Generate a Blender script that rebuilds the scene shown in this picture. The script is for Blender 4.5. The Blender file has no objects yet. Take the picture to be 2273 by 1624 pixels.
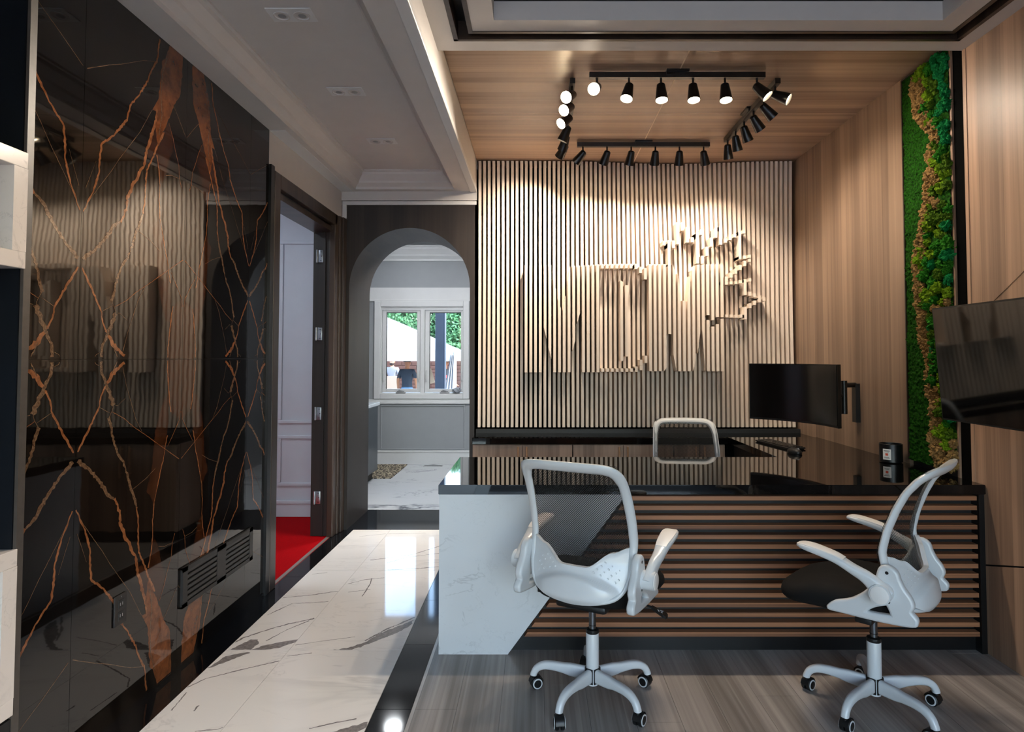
import bpy, bmesh, math, random
from mathutils import Vector, Matrix, noise
random.seed(7)
S = bpy.context.scene
COL = S.collection
# ------------------------------------------------------------------ camera
F, VX, VY, TP, HC = 1390.0, 1190.0, 793.0, 0.034, 1.42     # px focal, vanishing point, tan(pitch), eye height
PW, PH = 2273.0, 1624.0
PIT = math.atan(TP); CYP = VY - F * TP
cd = bpy.data.cameras.new('camera'); cam = bpy.data.objects.new('camera', cd); COL.objects.link(cam)
cam.location = (0, 0, HC); cam.rotation_euler = (math.pi / 2 + PIT, 0, 0)
cd.sensor_width = 36; cd.lens = F / PW * 36; cd.shift_x = (PW / 2 - VX) / PW; cd.shift_y = (CYP - PH / 2) / PW
cd.clip_start = 0.02; cd.clip_end = 200
S.camera = cam
# ------------------------------------------------------------------ sky, sun, exposure
S.view_settings.view_transform = 'Standard'; S.view_settings.look = 'None'
S.view_settings.gamma = 1.0; S.view_settings.use_curve_mapping = False
S.view_settings.exposure = 1.22
W = bpy.data.worlds.new('sky'); S.world = W; W.use_nodes = True
nt = W.node_tree; bgn = nt.nodes['Background']
sky = nt.nodes.new('ShaderNodeTexSky'); sky.sky_type = 'NISHITA'; sky.sun_disc = False
sky.sun_elevation = math.radians(48); sky.sun_rotation = math.radians(120); sky.air_density = 1.3; sky.dust_density = 3.0
nt.links.new(sky.outputs[0], bgn.inputs[0]); bgn.inputs[1].default_value = 0.8
sl = bpy.data.lights.new('sun', 'SUN'); sl.energy = .8; sl.angle = math.radians(6); sl.color = (1, .96, .9)
so = bpy.data.objects.new('sun', sl); COL.objects.link(so); so.rotation_euler = (math.radians(10), math.radians(48), 0)
def portal(loc, rot, sx, sy):
    l = bpy.data.lights.new('daylight_portal', 'AREA'); l.shape = 'RECTANGLE'; l.size = sx; l.size_y = sy
    l.cycles.is_portal = True
    o = bpy.data.objects.new('daylight_portal', l); COL.objects.link(o); o.location = loc; o.rotation_euler = rot
portal((0.2, -2.45, 1.45), (math.pi / 2, 0, 0), 4.0, 2.5)          # shop window behind the camera (faces +Y into the room)
portal((-1.53, 8.5, 1.5), (-math.pi / 2, 0, 0), 1.1, 1.1)         # kitchen window
c = S.cycles
c.use_denoising = True; c.max_bounces = 10; c.diffuse_bounces = 5; c.glossy_bounces = 5; c.transparent_max_bounces = 12
c.transmission_bounces = 6; c.sample_clamp_indirect = 6.0; c.blur_glossy = 0.5; c.caustics_reflective = False; c.caustics_refractive = False

# ------------------------------------------------------------------ pixel -> place helpers
_fw = Vector((0, math.cos(PIT), math.sin(PIT))); _up = Vector((0, -math.sin(PIT), math.cos(PIT)))
CAMP = Vector((0, 0, HC))
def _ray(u, v): return _fw * F + _up * (CYP - v) + Vector((u - VX, 0, 0))
def onz(u, v, z=0.0): d = _ray(u, v); return CAMP + d * ((z - HC) / d.z)
def onx(u, v, x): d = _ray(u, v); return CAMP + d * (x / d.x)
def ony(u, v, y): d = _ray(u, v); return CAMP + d * (y / d.y)

# ------------------------------------------------------------------ materials
def rgb(r, g, b):
    f = lambda c: (c / 255 / 12.92) if c / 255 <= .04045 else ((c / 255 + .055) / 1.055) ** 2.4
    return (f(r), f(g), f(b), 1)
class NT:
    def __init__(s, name):
        s.m = bpy.data.materials.new(name); s.m.use_nodes = True; s.t = s.m.node_tree; s.n = s.t.nodes; s.b = s.n['Principled BSDF']
        s.out = s.n['Material Output']
    def node(s, typ, **kw):
        n = s.n.new('ShaderNode' + typ)
        for k, v in kw.items():
            if k in n.inputs.keys(): n.inputs[k].default_value = v
            else: setattr(n, k, v)
        return n
    def link(s, a, b): s.t.links.new(a, b)
    def set(s, **kw):
        for k, v in kw.items(): s.b.inputs[k.replace('_', ' ')].default_value = v
    def pos(s, scale=(1, 1, 1), obj=False, loc=(0, 0, 0), rot=(0, 0, 0)):
        src = s.node('TexCoord').outputs['Object'] if obj else s.node('NewGeometry').outputs['Position']
        mp = s.node('Mapping'); mp.inputs['Scale'].default_value = scale; mp.inputs['Location'].default_value = loc; mp.inputs['Rotation'].default_value = rot
        s.link(src, mp.inputs[0]); return mp.outputs[0]
    def noise(s, vec, scale=5, detail=4, rough=.55, dist=0.0):
        n = s.node('TexNoise'); n.inputs['Scale'].default_value = scale; n.inputs['Detail'].default_value = detail
        n.inputs['Roughness'].default_value = rough; n.inputs['Distortion'].default_value = dist; s.link(vec, n.inputs['Vector']); return n.outputs['Fac']
    def ramp(s, fac, stops):
        r = s.node('ValToRGB'); e = r.color_ramp.elements
        while len(e) < len(stops): e.new(.5)
        for i, (p, col) in enumerate(stops): e[i].position = p; e[i].color = col if len(col) == 4 else (*col, 1)
        s.link(fac, r.inputs[0]); return r.outputs[0]
    def mix(s, fac, a, b, mode='MIX'):
        n = s.node('MixRGB', blend_type=mode)
        for i, v in ((0, fac), (1, a), (2, b)):
            if hasattr(v, 'is_output'): s.link(v, n.inputs[i])
            else: n.inputs[i].default_value = v
        return n.outputs[0]
    def math(s, op, a, b=0.0, c=0.0):
        n = s.node('Math', operation=op)
        for i, v in ((0, a), (1, b), (2, c)):
            if hasattr(v, 'is_output'): s.link(v, n.inputs[i])
            else: n.inputs[i].default_value = v
        return n.outputs[0]
    def bump(s, h, strength=.2, dist=.002):
        n = s.node('Bump'); n.inputs['Strength'].default_value = strength; n.inputs['Distance'].default_value = dist
        s.link(h, n.inputs['Height']); s.link(n.outputs[0], s.b.inputs['Normal'])
    def col(s, v): s.link(v, s.b.inputs['Base Color'])
def plain(name, c, rough=.5, metal=0.0, spec=.5, var=0.0, nscale=8, coat=0.0, obj=False, bump=0.0):
    t = NT(name); t.set(Roughness=rough, Metallic=metal); t.b.inputs['Specular IOR Level'].default_value = spec
    t.b.inputs['Coat Weight'].default_value = coat
    p = t.pos(obj=obj); f = t.noise(p, nscale, 4)
    lo = tuple(x * (1 - var) for x in c[:3]); hi = tuple(min(1, x * (1 + var)) for x in c[:3])
    t.col(t.ramp(f, [(.3, lo), (.7, hi)]))
    if bump: t.bump(t.noise(p, nscale * 12, 3), bump, .001)
    return t.m
def wood(name, c1, c2, grain, across, strip=.09, rough=.45, var=.18, fine=90, obj=False, bump=.08, figure=0.0):
    """grain/across: axis letters. Long stretched streaks plus a tone per laminate strip."""
    t = NT(name); t.set(Roughness=rough); ax = 'xyz'.index
    sc = [6, 6, 6]; sc[ax(grain)] = .55; sc[ax(across)] = fine * .45
    p = t.pos(tuple(sc), obj=obj); f1 = t.noise(p, 1.0, 5, .6, .3)
    sc2 = [2, 2, 2]; sc2[ax(grain)] = .35; sc2[ax(across)] = 11
    f2 = t.noise(t.pos(tuple(sc2), obj=obj), 1.0, 3, .5, .4 + figure)
    sep = t.node('SeparateXYZ'); t.link(t.pos(obj=obj), sep.inputs[0])
    a = sep.outputs[ax(across)]; fl = t.math('FLOOR', t.math('DIVIDE', a, strip))
    wn = t.node('TexWhiteNoise', noise_dimensions='1D'); t.link(fl, wn.inputs['W'])
    s = t.math('ADD', t.math('MULTIPLY', f1, .60 - var), t.math('ADD', t.math('MULTIPLY', f2, .40), t.math('MULTIPLY', wn.outputs['Value'], var)))
    t.col(t.ramp(s, [(.36, c2), (.64, c1)]))
    if bump: t.bump(f1, bump, .001)
    return t.m
def marble(name, base, vein, scale=1.0, rough=.08, amount=1.0, seed=0.0, warm=None, obj=False, soft=False, streak=.75, rz=.6, w=1.0):
    t = NT(name); t.set(Roughness=rough)
    p = t.pos((scale * streak, scale, scale), loc=(seed, seed * .7, seed * .3), rot=(0, 0, rz), obj=obj)
    n1 = t.noise(p, 1.2, 5, .58, 1.4); n2 = t.noise(p, 2.9, 5, .6, 1.0); msk = t.noise(p, .9, 2, .5); msk2 = t.noise(p, 2.2, 2, .5)
    v1 = t.math('ABSOLUTE', t.math('SUBTRACT', n1, .5)); v2 = t.math('ABSOLUTE', t.math('SUBTRACT', n2, .52))
    k1 = t.ramp(v1, [(0, (1, 1, 1)), (.011 * w, (.55, .55, .55)), (.026 * w, (0, 0, 0))])
    k2 = t.ramp(v2, [(0, (.6, .6, .6)), (.004 * w, (.25, .25, .25)), (.011 * w, (0, 0, 0))])
    m1 = t.ramp(msk, [(.5, (0, 0, 0)), (.6, (1, 1, 1))]); m2 = t.ramp(msk2, [(.46, (0, 0, 0)), (.56, (1, 1, 1))])
    k = t.mix(1.0, t.mix(1.0, k1, m1, 'MULTIPLY'), t.mix(1.0, k2, m2, 'MULTIPLY'), 'LIGHTEN')
    k = t.math('MULTIPLY', k, amount)
    cl = t.noise(p, .9, 4, .5); basec = t.ramp(cl, [(.3, base), (.75, warm or tuple(x * .93 for x in base[:3]))])
    t.col(t.mix(k, basec, vein)); return t.m
M = {}
M['white_paint'] = plain('white_paint', rgb(203, 199, 196), .55, var=.02)
M['wall_white'] = plain('wall_white', rgb(196, 200, 208), .6, var=.02)
M['kitchen_grey'] = plain('kitchen_grey', rgb(150, 153, 156), .6, var=.02)
M['trim_white'] = plain('trim_white', rgb(214, 214, 214), .4, var=.02)
M['black_matte'] = plain('black_matte', rgb(15, 15, 17), .55, var=.1)
M['black_metal'] = plain('black_metal', rgb(14, 14, 15), .33, var=.1, spec=.5)
M['void_black'] = plain('dead_flat_black', rgb(7, 7, 7), .95, spec=.05)
M['trim_grey'] = plain('dark_metal_trim', rgb(70, 64, 60), .4, var=.15, nscale=30)
M['navy'] = plain('navy_lacquer', rgb(6, 12, 20), .5, var=.15, spec=.25)
M['oak'] = wood('warm_oak_vertical', rgb(160, 133, 112), rgb(120, 98, 82), 'z', 'y', .075, .42, figure=.3)
M['oak_near'] = wood('warm_oak_near', rgb(186, 150, 124), rgb(134, 106, 87), 'z', 'y', .16, .42, figure=1.2)
M['oak_ceil'] = wood('warm_oak_ceiling', rgb(196, 168, 144), rgb(146, 120, 100), 'x', 'y', .065, .38, figure=.2)
M['walnut'] = wood('dark_walnut', rgb(48, 40, 35), rgb(25, 20, 18), 'z', 'x', .12, .55)
M['walnut_y'] = wood('dark_walnut_casing', rgb(74, 60, 50), rgb(38, 30, 26), 'z', 'y', .1, .32)
M['slat_front'] = wood('brown_oak_slat', rgb(176, 120, 84), rgb(104, 66, 43), 'x', 'z', .0466, .5, fine=260, bump=.25)
M['cab_wood'] = wood('cabinet_oak', rgb(178, 148, 126), rgb(128, 104, 88), 'z', 'x', .09, .45)
M['slat_cream'] = wood('cream_slat', rgb(228, 214, 200), rgb(216, 200, 184), 'z', 'x', .0388, .45, fine=60, bump=.03)
M['granite'] = plain('black_granite', rgb(8, 8, 9), .03, var=.3, nscale=300, spec=.45)
M['border'] = plain('black_border_tile', rgb(12, 13, 16), .07, var=.2, nscale=40)
M['tile_white'] = marble('white_vein_tile', rgb(250, 245, 239), rgb(130, 124, 122), 1.5, .05, .3, 3.1, streak=.32, rz=-.4, w=1.3)
M['floor_vein'] = plain('grey_stone_vein', rgb(140, 133, 130), .06, var=.3, nscale=60)
M['joint_grey'] = plain('grout_grey', rgb(104, 100, 96), .7)
M['tile_kitchen'] = marble('kitchen_vein_tile', rgb(212, 214, 216), rgb(88, 92, 100), 1.2, .12, 1.0, 8.4, streak=.35, rz=-.35, w=1.4)
M['quartz'] = marble('white_quartz', rgb(212, 216, 219), rgb(120, 124, 130), 3.4, .14, .3, 6.2, w=.6)
M['niche'] = marble('niche_marble', rgb(222, 214, 208), rgb(150, 145, 145), 2.4, .2, .5, 1.7)
M['niche_in'] = marble('niche_inner', rgb(72, 84, 94), rgb(54, 64, 74), 2.4, .35, .6, 2.7)
M['plank'] = wood('grey_laminate', rgb(172, 163, 156), rgb(114, 106, 100), 'y', 'x', .178, .34, fine=110, bump=.12, figure=.5)
M['carpet'] = plain('red_carpet', rgb(172, 0, 10), .95, var=.25, nscale=220, spec=.1, bump=.6)
M['white_plastic'] = plain('white_plastic', rgb(214, 218, 221), .28, var=.02, obj=True, coat=.2)
M['arm_white'] = plain('white_armpad', rgb(238, 236, 234), .42, var=.02, obj=True)
M['black_fabric'] = plain('black_seat_fabric', rgb(17, 16, 16), .85, var=.2, nscale=400, obj=True, spec=.25, bump=.5)
M['black_plastic'] = plain('black_plastic', rgb(16, 17, 18), .42, var=.1, obj=True)
M['steel'] = plain('gas_steel', rgb(120, 122, 126), .3, metal=1.0, var=.05, obj=True)
M['nickel'] = plain('hinge_nickel', rgb(176, 182, 188), .3, metal=1.0, var=.08, nscale=60)
M['brass'] = plain('handle_bronze', rgb(206, 164, 128), .3, metal=.6, var=.05)
M['grey_plastic'] = plain('wheel_grey', rgb(150, 150, 152), .5, var=.05)
M['joint'] = plain('joint_strip', rgb(196, 168, 140), .4, var=.05)
M['pale_joint'] = plain('pale_joint', rgb(236, 216, 192), .5)
M['metal_strip'] = plain('floor_trim', rgb(168, 160, 152), .35, metal=.6, var=.05)
def screen(name, c, rough):
    t = NT(name); t.set(Roughness=rough); p = t.pos(); t.col(t.ramp(t.noise(p, 3, 2), [(.3, c), (.7, tuple(x * 1.1 for x in c[:3]))])); t.b.inputs['Specular IOR Level'].default_value = .6; return t.m
M['screen'] = screen('monitor_screen', rgb(10, 9, 9), .22)
M['tv'] = screen('tv_screen', rgb(8, 7, 7), .05)
def glass(name, tint=(.95, .98, 1, 1)):
    t = NT(name); tr = t.node('BsdfTransparent'); tr.inputs[0].default_value = tint; gl = t.node('BsdfGlossy'); gl.inputs['Roughness'].default_value = .02
    fr = t.node('Fresnel'); fr.inputs[0].default_value = 1.45; mx = t.node('MixShader')
    t.link(fr.outputs[0], mx.inputs[0]); t.link(tr.outputs[0], mx.inputs[1]); t.link(gl.outputs[0], mx.inputs[2]); t.link(mx.outputs[0], t.out.inputs[0]); return t.m
M['glass'] = glass('window_glass')
def emit(name, c, e):
    t = NT(name); t.b.inputs['Base Color'].default_value = c; t.b.inputs['Emission Color'].default_value = c; t.b.inputs['Emission Strength'].default_value = e; return t.m
M['lens'] = emit('lamp_lens', (1, .78, .5, 1), 28)
M['panel_light'] = emit('ceiling_panel_light', (.80, .90, 1, 1), 9.5)  # glow of the added side room panel
M['kitchen_light'] = emit('kitchen_round_light', (.92, .96, 1, 1), 28)
M['kitchen_light2'] = emit('kitchen_panel_light', (.94, .97, 1, 1), 33)  # glow of the added fill panel hidden beside the arch
M['office_light'] = emit('office_panel_light', (1, .95, .9, 1), 23)  # glow of the two added fill panels behind the camera
def mesh_fabric():
    t = NT('chair_mesh'); t.set(Roughness=.8); t.b.inputs['Base Color'].default_value = rgb(14, 14, 14)
    uv = t.node('UVMap'); mp = t.node('Mapping'); mp.inputs['Rotation'].default_value = (0, 0, math.pi / 4); mp.inputs['Scale'].default_value = (160, 160, 1)
    t.link(uv.outputs[0], mp.inputs[0]); sx = t.node('SeparateXYZ'); t.link(mp.outputs[0], sx.inputs[0])
    w = lambda o: t.math('ABSOLUTE', t.math('SINE', t.math('MULTIPLY', o, math.pi)))
    h = t.math('GREATER_THAN', t.math('MULTIPLY', w(sx.outputs[0]), w(sx.outputs[1])), .42)
    tr = t.node('BsdfTransparent'); mx = t.node('MixShader'); t.link(h, mx.inputs[0]); t.link(t.b.outputs[0], mx.inputs[1]); t.link(tr.outputs[0], mx.inputs[2]); t.link(mx.outputs[0], t.out.inputs[0])
    return t.m
M['chair_mesh'] = mesh_fabric()
# polished black marble with a faint wave in the polish; its veins are separate faces
def polished(name, c1, c2, nscale, wave=True, rough=.03, detail=6):
    t = NT(name); t.set(Roughness=rough); t.b.inputs['Specular IOR Level'].default_value = .62
    p = t.pos(); t.col(t.ramp(t.noise(p, nscale, detail, .65, .5), [(.35, c1), (.68, c2)]))
    if wave: t.bump(t.noise(t.pos((1, 2.6, 7.0)), 1.6, 2, .5, .2), .3, .0007)
    return t.m
M['noir'] = polished('black_marble', rgb(9, 7, 6), rgb(17, 13, 11), 3)
M['vein'] = polished('marble_rust_vein', rgb(106, 62, 34), rgb(152, 98, 62), 40)
M['vein_rope'] = polished('marble_rope_vein', rgb(62, 40, 25), rgb(124, 97, 73), 150)
M['vein_band'] = polished('marble_rust_band', rgb(84, 46, 22), rgb(128, 74, 40), 26)
M['vein_dim'] = polished('marble_dim_band', rgb(40, 20, 10), rgb(64, 34, 18), 22)
M['vein_thin'] = polished('marble_thin_vein', rgb(84, 62, 44), rgb(124, 96, 72), 60)
M['moss_flat'] = plain('flat_moss', rgb(24, 66, 9), .95, var=.85, nscale=90, spec=.1, bump=1.0)
def mossm(name, c, k=.5):
    t = NT(name); t.set(Roughness=.95); t.b.inputs['Specular IOR Level'].default_value = .1
    p = t.pos(); f = t.noise(p, 130, 4, .7); t.col(t.ramp(f, [(.3, tuple(x * (1 - k) for x in c[:3])), (.72, tuple(min(1, x * (1 + k)) for x in c[:3]))]))
    t.bump(f, 1.0, .006); return t.m
M['moss_green'] = mossm('moss_leaf_green', rgb(44, 112, 26)); M['moss_teal'] = mossm('moss_teal', rgb(22, 120, 62)); M['moss_lime'] = mossm('moss_lime', rgb(104, 138, 22)); M['moss_brown'] = mossm('moss_brown', rgb(150, 118, 72)); M['moss_olive'] = mossm('moss_olive', rgb(70, 100, 20))
M['foliage'] = plain('tree_leaves', rgb(60, 112, 74), .7, var=.55, nscale=2.2)
M['bark'] = plain('tree_bark', rgb(70, 58, 46), .9, var=.3)
M['street'] = plain('pale_pavement', rgb(168, 166, 163), .9, var=.06)  # pale so that it throws daylight back up into the room
M['lawn'] = plain('yard_ground', rgb(120, 116, 110), .9, var=.15)
M['brick'] = plain('fence_brick', rgb(62, 38, 32), .85, var=.2, nscale=20)
M['tent'] = plain('tent_white', rgb(150, 155, 162), .7, var=.01)
M['post_navy'] = plain('porch_post', rgb(58, 72, 92), .5, var=.1)
M['skin'] = plain('skin', rgb(180, 130, 104), .6, var=.05); M['hair'] = plain('dark_hair', rgb(30, 24, 22), .7, var=.2); M['hair_grey'] = plain('grey_hair', rgb(190, 190, 190), .7, var=.1)
M['tshirt_white'] = plain('white_tshirt', rgb(116, 121, 130), .8, var=.03); M['tshirt_navy'] = plain('navy_tshirt', rgb(40, 56, 78), .8, var=.1); M['jeans'] = plain('blue_jeans', rgb(84, 128, 176), .8, var=.12); M['shirt_black'] = plain('black_shirt', rgb(34, 38, 48), .8, var=.1); M['red'] = plain('red_stripe', rgb(214, 60, 60), .6, var=.05)
M['board'] = plain('beige_board', rgb(136, 126, 116), .7, var=.03)
M['paper'] = plain('paper_label', rgb(236, 232, 226), .6, var=.02); M['ink'] = plain('label_ink', rgb(40, 36, 36), .6); M['red_ink'] = plain('label_red', rgb(206, 84, 62), .6)
M['cab_dark'] = plain('kitchen_cabinet_dark', rgb(44, 50, 58), .3, var=.08); M['backsplash'] = wood('brown_backsplash', rgb(92, 56, 34), rgb(52, 30, 18), 'z', 'y', .2, .4)
M['upper_grey'] = plain('upper_cabinet_grey', rgb(186, 192, 200), .35, var=.02)
def matpat():
    t = NT('patterned_mat'); t.set(Roughness=.9); v = t.node('TexVoronoi', feature='DISTANCE_TO_EDGE'); v.inputs['Scale'].default_value = 22; t.link(t.pos(), v.inputs['Vector'])
    n = t.noise(t.pos(), 30, 2); k = t.math('ADD', v.outputs['Distance'], t.math('MULTIPLY', n, .12))
    t.col(t.ramp(k, [(.13, rgb(190, 176, 150)), (.17, rgb(34, 28, 24))])); return t.m
M['mat'] = matpat()

# ------------------------------------------------------------------ mesh helpers
class MB:
    def __init__(s): s.v = []; s.f = []; s.mi = []; s.sm = []; s.uv = {}
    def add(s, vs, fs, mi=0, smooth=False):
        o = len(s.v); s.v += [tuple(v) for v in vs]
        for f in fs: s.f.append(tuple(i + o for i in f)); s.mi.append(mi); s.sm.append(smooth)
        return s
    def box(s, x0, x1, y0, y1, z0, z1, mi=0, bev=0.0):
        x0, x1 = sorted((x0, x1)); y0, y1 = sorted((y0, y1)); z0, z1 = sorted((z0, z1))
        if bev <= 0:
            vs = [(x, y, z) for x in (x0, x1) for y in (y0, y1) for z in (z0, z1)]
            return s.add(vs, [(0, 1, 3, 2), (4, 6, 7, 5), (0, 4, 5, 1), (2, 3, 7, 6), (0, 2, 6, 4), (1, 5, 7, 3)], mi)
        bm = bmesh.new(); bmesh.ops.create_cube(bm, size=1)
        for v in bm.verts: v.co = Vector(((x0 + x1) / 2 + v.co.x * (x1 - x0), (y0 + y1) / 2 + v.co.y * (y1 - y0), (z0 + z1) / 2 + v.co.z * (z1 - z0)))
        bmesh.ops.bevel(bm, geom=bm.edges[:], offset=min(bev, .45 * min(x1 - x0, y1 - y0, z1 - z0)), segments=2, profile=.5, affect='EDGES')
        return s.bm(bm, mi)
    def bm(s, bm, mi=0, smooth=False):
        bm.verts.index_update(); s.add([v.co for v in bm.verts], [[v.index for v in f.verts] for f in bm.faces], mi, smooth); bm.free(); return s
    def obox(s, c, ax, ay, az, sx, sy, sz, mi=0):
        c = Vector(c); ax, ay, az = Vector(ax).normalized(), Vector(ay).normalized(), Vector(az).normalized()
        vs = [c + ax * a * sx / 2 + ay * b * sy / 2 + az * d * sz / 2 for a in (-1, 1) for b in (-1, 1) for d in (-1, 1)]
        return s.add(vs, [(0, 1, 3, 2), (4, 6, 7, 5), (0, 4, 5, 1), (2, 3, 7, 6), (0, 2, 6, 4), (1, 5, 7, 3)], mi)
    def loft(s, rings, close=True, cap=True, mi=0, smooth=True):
        n = len(rings[0]); vs = [p for r in rings for p in r]; fs = []
        for i in range(len(rings) - 1):
            for j in range(n if close else n - 1):
                k = (j + 1) % n; fs.append((i * n + j, i * n + k, (i + 1) * n + k, (i + 1) * n + j))
        if cap: fs.append(tuple(range(n - 1, -1, -1))); fs.append(tuple(range((len(rings) - 1) * n, len(rings) * n)))
        return s.add(vs, fs, mi, smooth)
    def cyl(s, a, b, r0, r1=None, n=20, mi=0, cap=True):
        a, b = Vector(a), Vector(b); r1 = r0 if r1 is None else r1; d = (b - a).normalized()
        u = d.orthogonal().normalized(); w = d.cross(u)
        R = lambda p, r: [p + (u * math.cos(2 * math.pi * i / n) + w * math.sin(2 * math.pi * i / n)) * r for i in range(n)]
        return s.loft([R(a, r0), R(b, r1)], True, cap, mi)
    def lathe(s, prof, c=(0, 0, 0), axis='z', n=28, mi=0):
        c = Vector(c); rings = []
        for r, h in prof:
            ring = []
            for i in range(n):
                a = 2 * math.pi * i / n; p = (r * math.cos(a), r * math.sin(a), h)
                if axis == 'x': p = (p[2], p[0], p[1])
                if axis == 'y': p = (p[1], p[2], p[0])
                ring.append(c + Vector(p))
            rings.append(ring)
        return s.loft(rings, True, True, mi)
    def sweep(s, path, sec, frame=None, mi=0, close=False, cap=True):
        """path: points; sec(i)->list of (a,b); a along side axis, b along up axis"""
        path = [Vector(p) for p in path]; N = len(path); rings = []
        for i in range(N):
            t = (path[(i + 1) % N] - path[i - 1]) if close else (path[min(i + 1, N - 1)] - path[max(i - 1, 0)])
            t.normalize(); u = Vector(frame(i)) if frame else Vector((0, 0, 1))
            sd = t.cross(u)
            if sd.length < 1e-5: sd = t.orthogonal()
            sd.normalize(); u2 = sd.cross(t).normalized()
            rings.append([path[i] + sd * a + u2 * b for a, b in sec(i)])
        if close: rings.append(rings[0]); cap = False
        return s.loft(rings, True, cap, mi)
    def grid(s, fn, nu, nv, mi=0, smooth=True, keep=None):
        vs = [fn(i / nu, j / nv) for j in range(nv + 1) for i in range(nu + 1)]
        fs = []
        for j in range(nv):
            for i in range(nu):
                a = j * (nu + 1) + i
                if keep is None or keep((i + .5) / nu, (j + .5) / nv): fs.append((a, a + 1, a + nu + 2, a + nu + 1))
        return s.add(vs, fs, mi, smooth)
    def prism(s, pts, d, mi=0):
        """extrude a planar convex/concave polygon by vector d"""
        n = len(pts); d = Vector(d); vs = [Vector(p) for p in pts] + [Vector(p) + d for p in pts]
        return s.add(vs, [tuple(range(n))[::-1], tuple(range(n, 2 * n))] + [(i, (i + 1) % n, n + (i + 1) % n, n + i) for i in range(n)], mi)
    def mesh(s, name, mats):
        me = bpy.data.meshes.new(name); me.from_pydata(s.v, [], s.f)
        for m in (mats if isinstance(mats, (list, tuple)) else [mats]): me.materials.append(M[m] if isinstance(m, str) else m)
        me.polygons.foreach_set('material_index', s.mi); me.polygons.foreach_set('use_smooth', s.sm)
        bm = bmesh.new(); bm.from_mesh(me); bmesh.ops.recalc_face_normals(bm, faces=bm.faces[:]); bm.to_mesh(me); bm.free()
        if any(s.sm): me.set_sharp_from_angle(angle=math.radians(42))
        me.update(); return me
def link(name, me, parent=None, loc=None, rot=None):
    o = bpy.data.objects.new(name, me); COL.objects.link(o)
    if parent: o.parent = parent
    if loc is not None: o.location = loc
    if rot is not None: o.rotation_euler = rot
    return o
def ob(name, mb, mats, parent=None, **kw): return link(name, mb.mesh(name, mats), parent, **kw)
def tag(o, label, cat, group=None, kind=None):
    if label: o['label'] = label
    if cat: o['category'] = cat
    if group: o['group'] = group
    if kind: o['kind'] = kind
    return o
def thing(name, label, cat, loc=(0, 0, 0), rz=0.0, group=None):
    o = bpy.data.objects.new(name, None); COL.objects.link(o); o.location = loc; o.rotation_euler = (0, 0, rz); o.empty_display_size = .1
    return tag(o, label, cat, group)
def struct(name, mb, mats, label=None, **kw):
    o = ob(name, mb, mats, **kw); o['kind'] = 'structure'
    if label: o['label'] = label
    return o
def cr(pts, n, close=False):
    """Catmull-Rom resample"""
    P = [Vector(p) for p in pts]; m = len(P); segs = m if close else m - 1; out = []
    tot = n
    for k in range(tot if close else tot + 1):
        t = k / tot * segs; i = min(int(t), segs - 1); f = t - i
        g = (lambda q: P[q % m]) if close else (lambda q: P[max(0, min(m - 1, q))])
        a, b, c_, d = g(i - 1), g(i), g(i + 1), g(i + 2)
        out.append(.5 * ((2 * b) + (c_ - a) * f + (2 * a - 5 * b + 4 * c_ - d) * f * f + (3 * b - a - 3 * c_ + d) * f ** 3))
    return out
def ell(a, b, n=12): return [(a * math.cos(2 * math.pi * i / n), b * math.sin(2 * math.pi * i / n)) for i in range(n)]
def rrect(w, h, r, n=3):
    out = []
    for cx, cy, a0 in ((w / 2 - r, h / 2 - r, 0), (-w / 2 + r, h / 2 - r, 90), (-w / 2 + r, -h / 2 + r, 180), (w / 2 - r, -h / 2 + r, 270)):
        for k in range(n + 1): a = math.radians(a0 + 90 * k / n); out.append((cx + r * math.cos(a), cy + r * math.sin(a)))
    return out
def flat_extrude(loops, depth, bev, name, mats, res=2):
    """2-D outline with holes in the YZ plane, thickness along X (centred), rounded edges"""
    cu = bpy.data.curves.new('tmp', 'CURVE'); cu.dimensions = '2D'; cu.fill_mode = 'BOTH'; cu.extrude = max(depth / 2 - bev, 0); cu.bevel_depth = bev; cu.bevel_resolution = res
    for lp in loops:
        sp = cu.splines.new('POLY'); sp.points.add(len(lp) - 1); sp.use_cyclic_u = True
        for i, p in enumerate(lp): sp.points[i].co = (p[0], p[1], 0, 1)
    o = bpy.data.objects.new('tmp', cu); COL.objects.link(o); bpy.context.view_layer.update()
    me = bpy.data.meshes.new_from_object(o.evaluated_get(bpy.context.evaluated_depsgraph_get())); bpy.data.objects.remove(o); bpy.data.curves.remove(cu)
    for v in me.vertices: x, y, z = v.co; v.co = (z, x, y)
    me.name = name; me.materials.clear(); me.materials.append(M[mats])
    me.polygons.foreach_set('use_smooth', [True] * len(me.polygons)); me.set_sharp_from_angle(angle=math.radians(40)); me.update(); return me
def interp(x, tab):
    if x <= tab[0][0]: return tab[0][1]
    for (a, b), (c_, d) in zip(tab, tab[1:]):
        if x <= c_: return b + (d - b) * (x - a) / (c_ - a)
    return tab[-1][1]
def sstep(a, b, x): t = max(0, min(1, (x - a) / (b - a))); return t * t * (3 - 2 * t)

# ================================================================== THE SHELL
XL, XR, YB = -1.631, 2.17, 5.215            # left wall face, right wall face, arch wall face
ZW, ZS, ZC, ZT = 3.07, 2.98, 2.81, 2.95     # wood ceiling, main soffit, corridor soffit, corridor tray
# ---- floors
def slab(name, x0, x1, y0, y1, z1, mat, label=None, z0=None):
    return struct(name, MB().box(x0, x1, y0, y1, z1 - .06 if z0 is None else z0, z1), mat, label)
fl = slab('floor', -1.75, 2.3, -2.6, 5.4, -.004, 'joint_grey')
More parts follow.
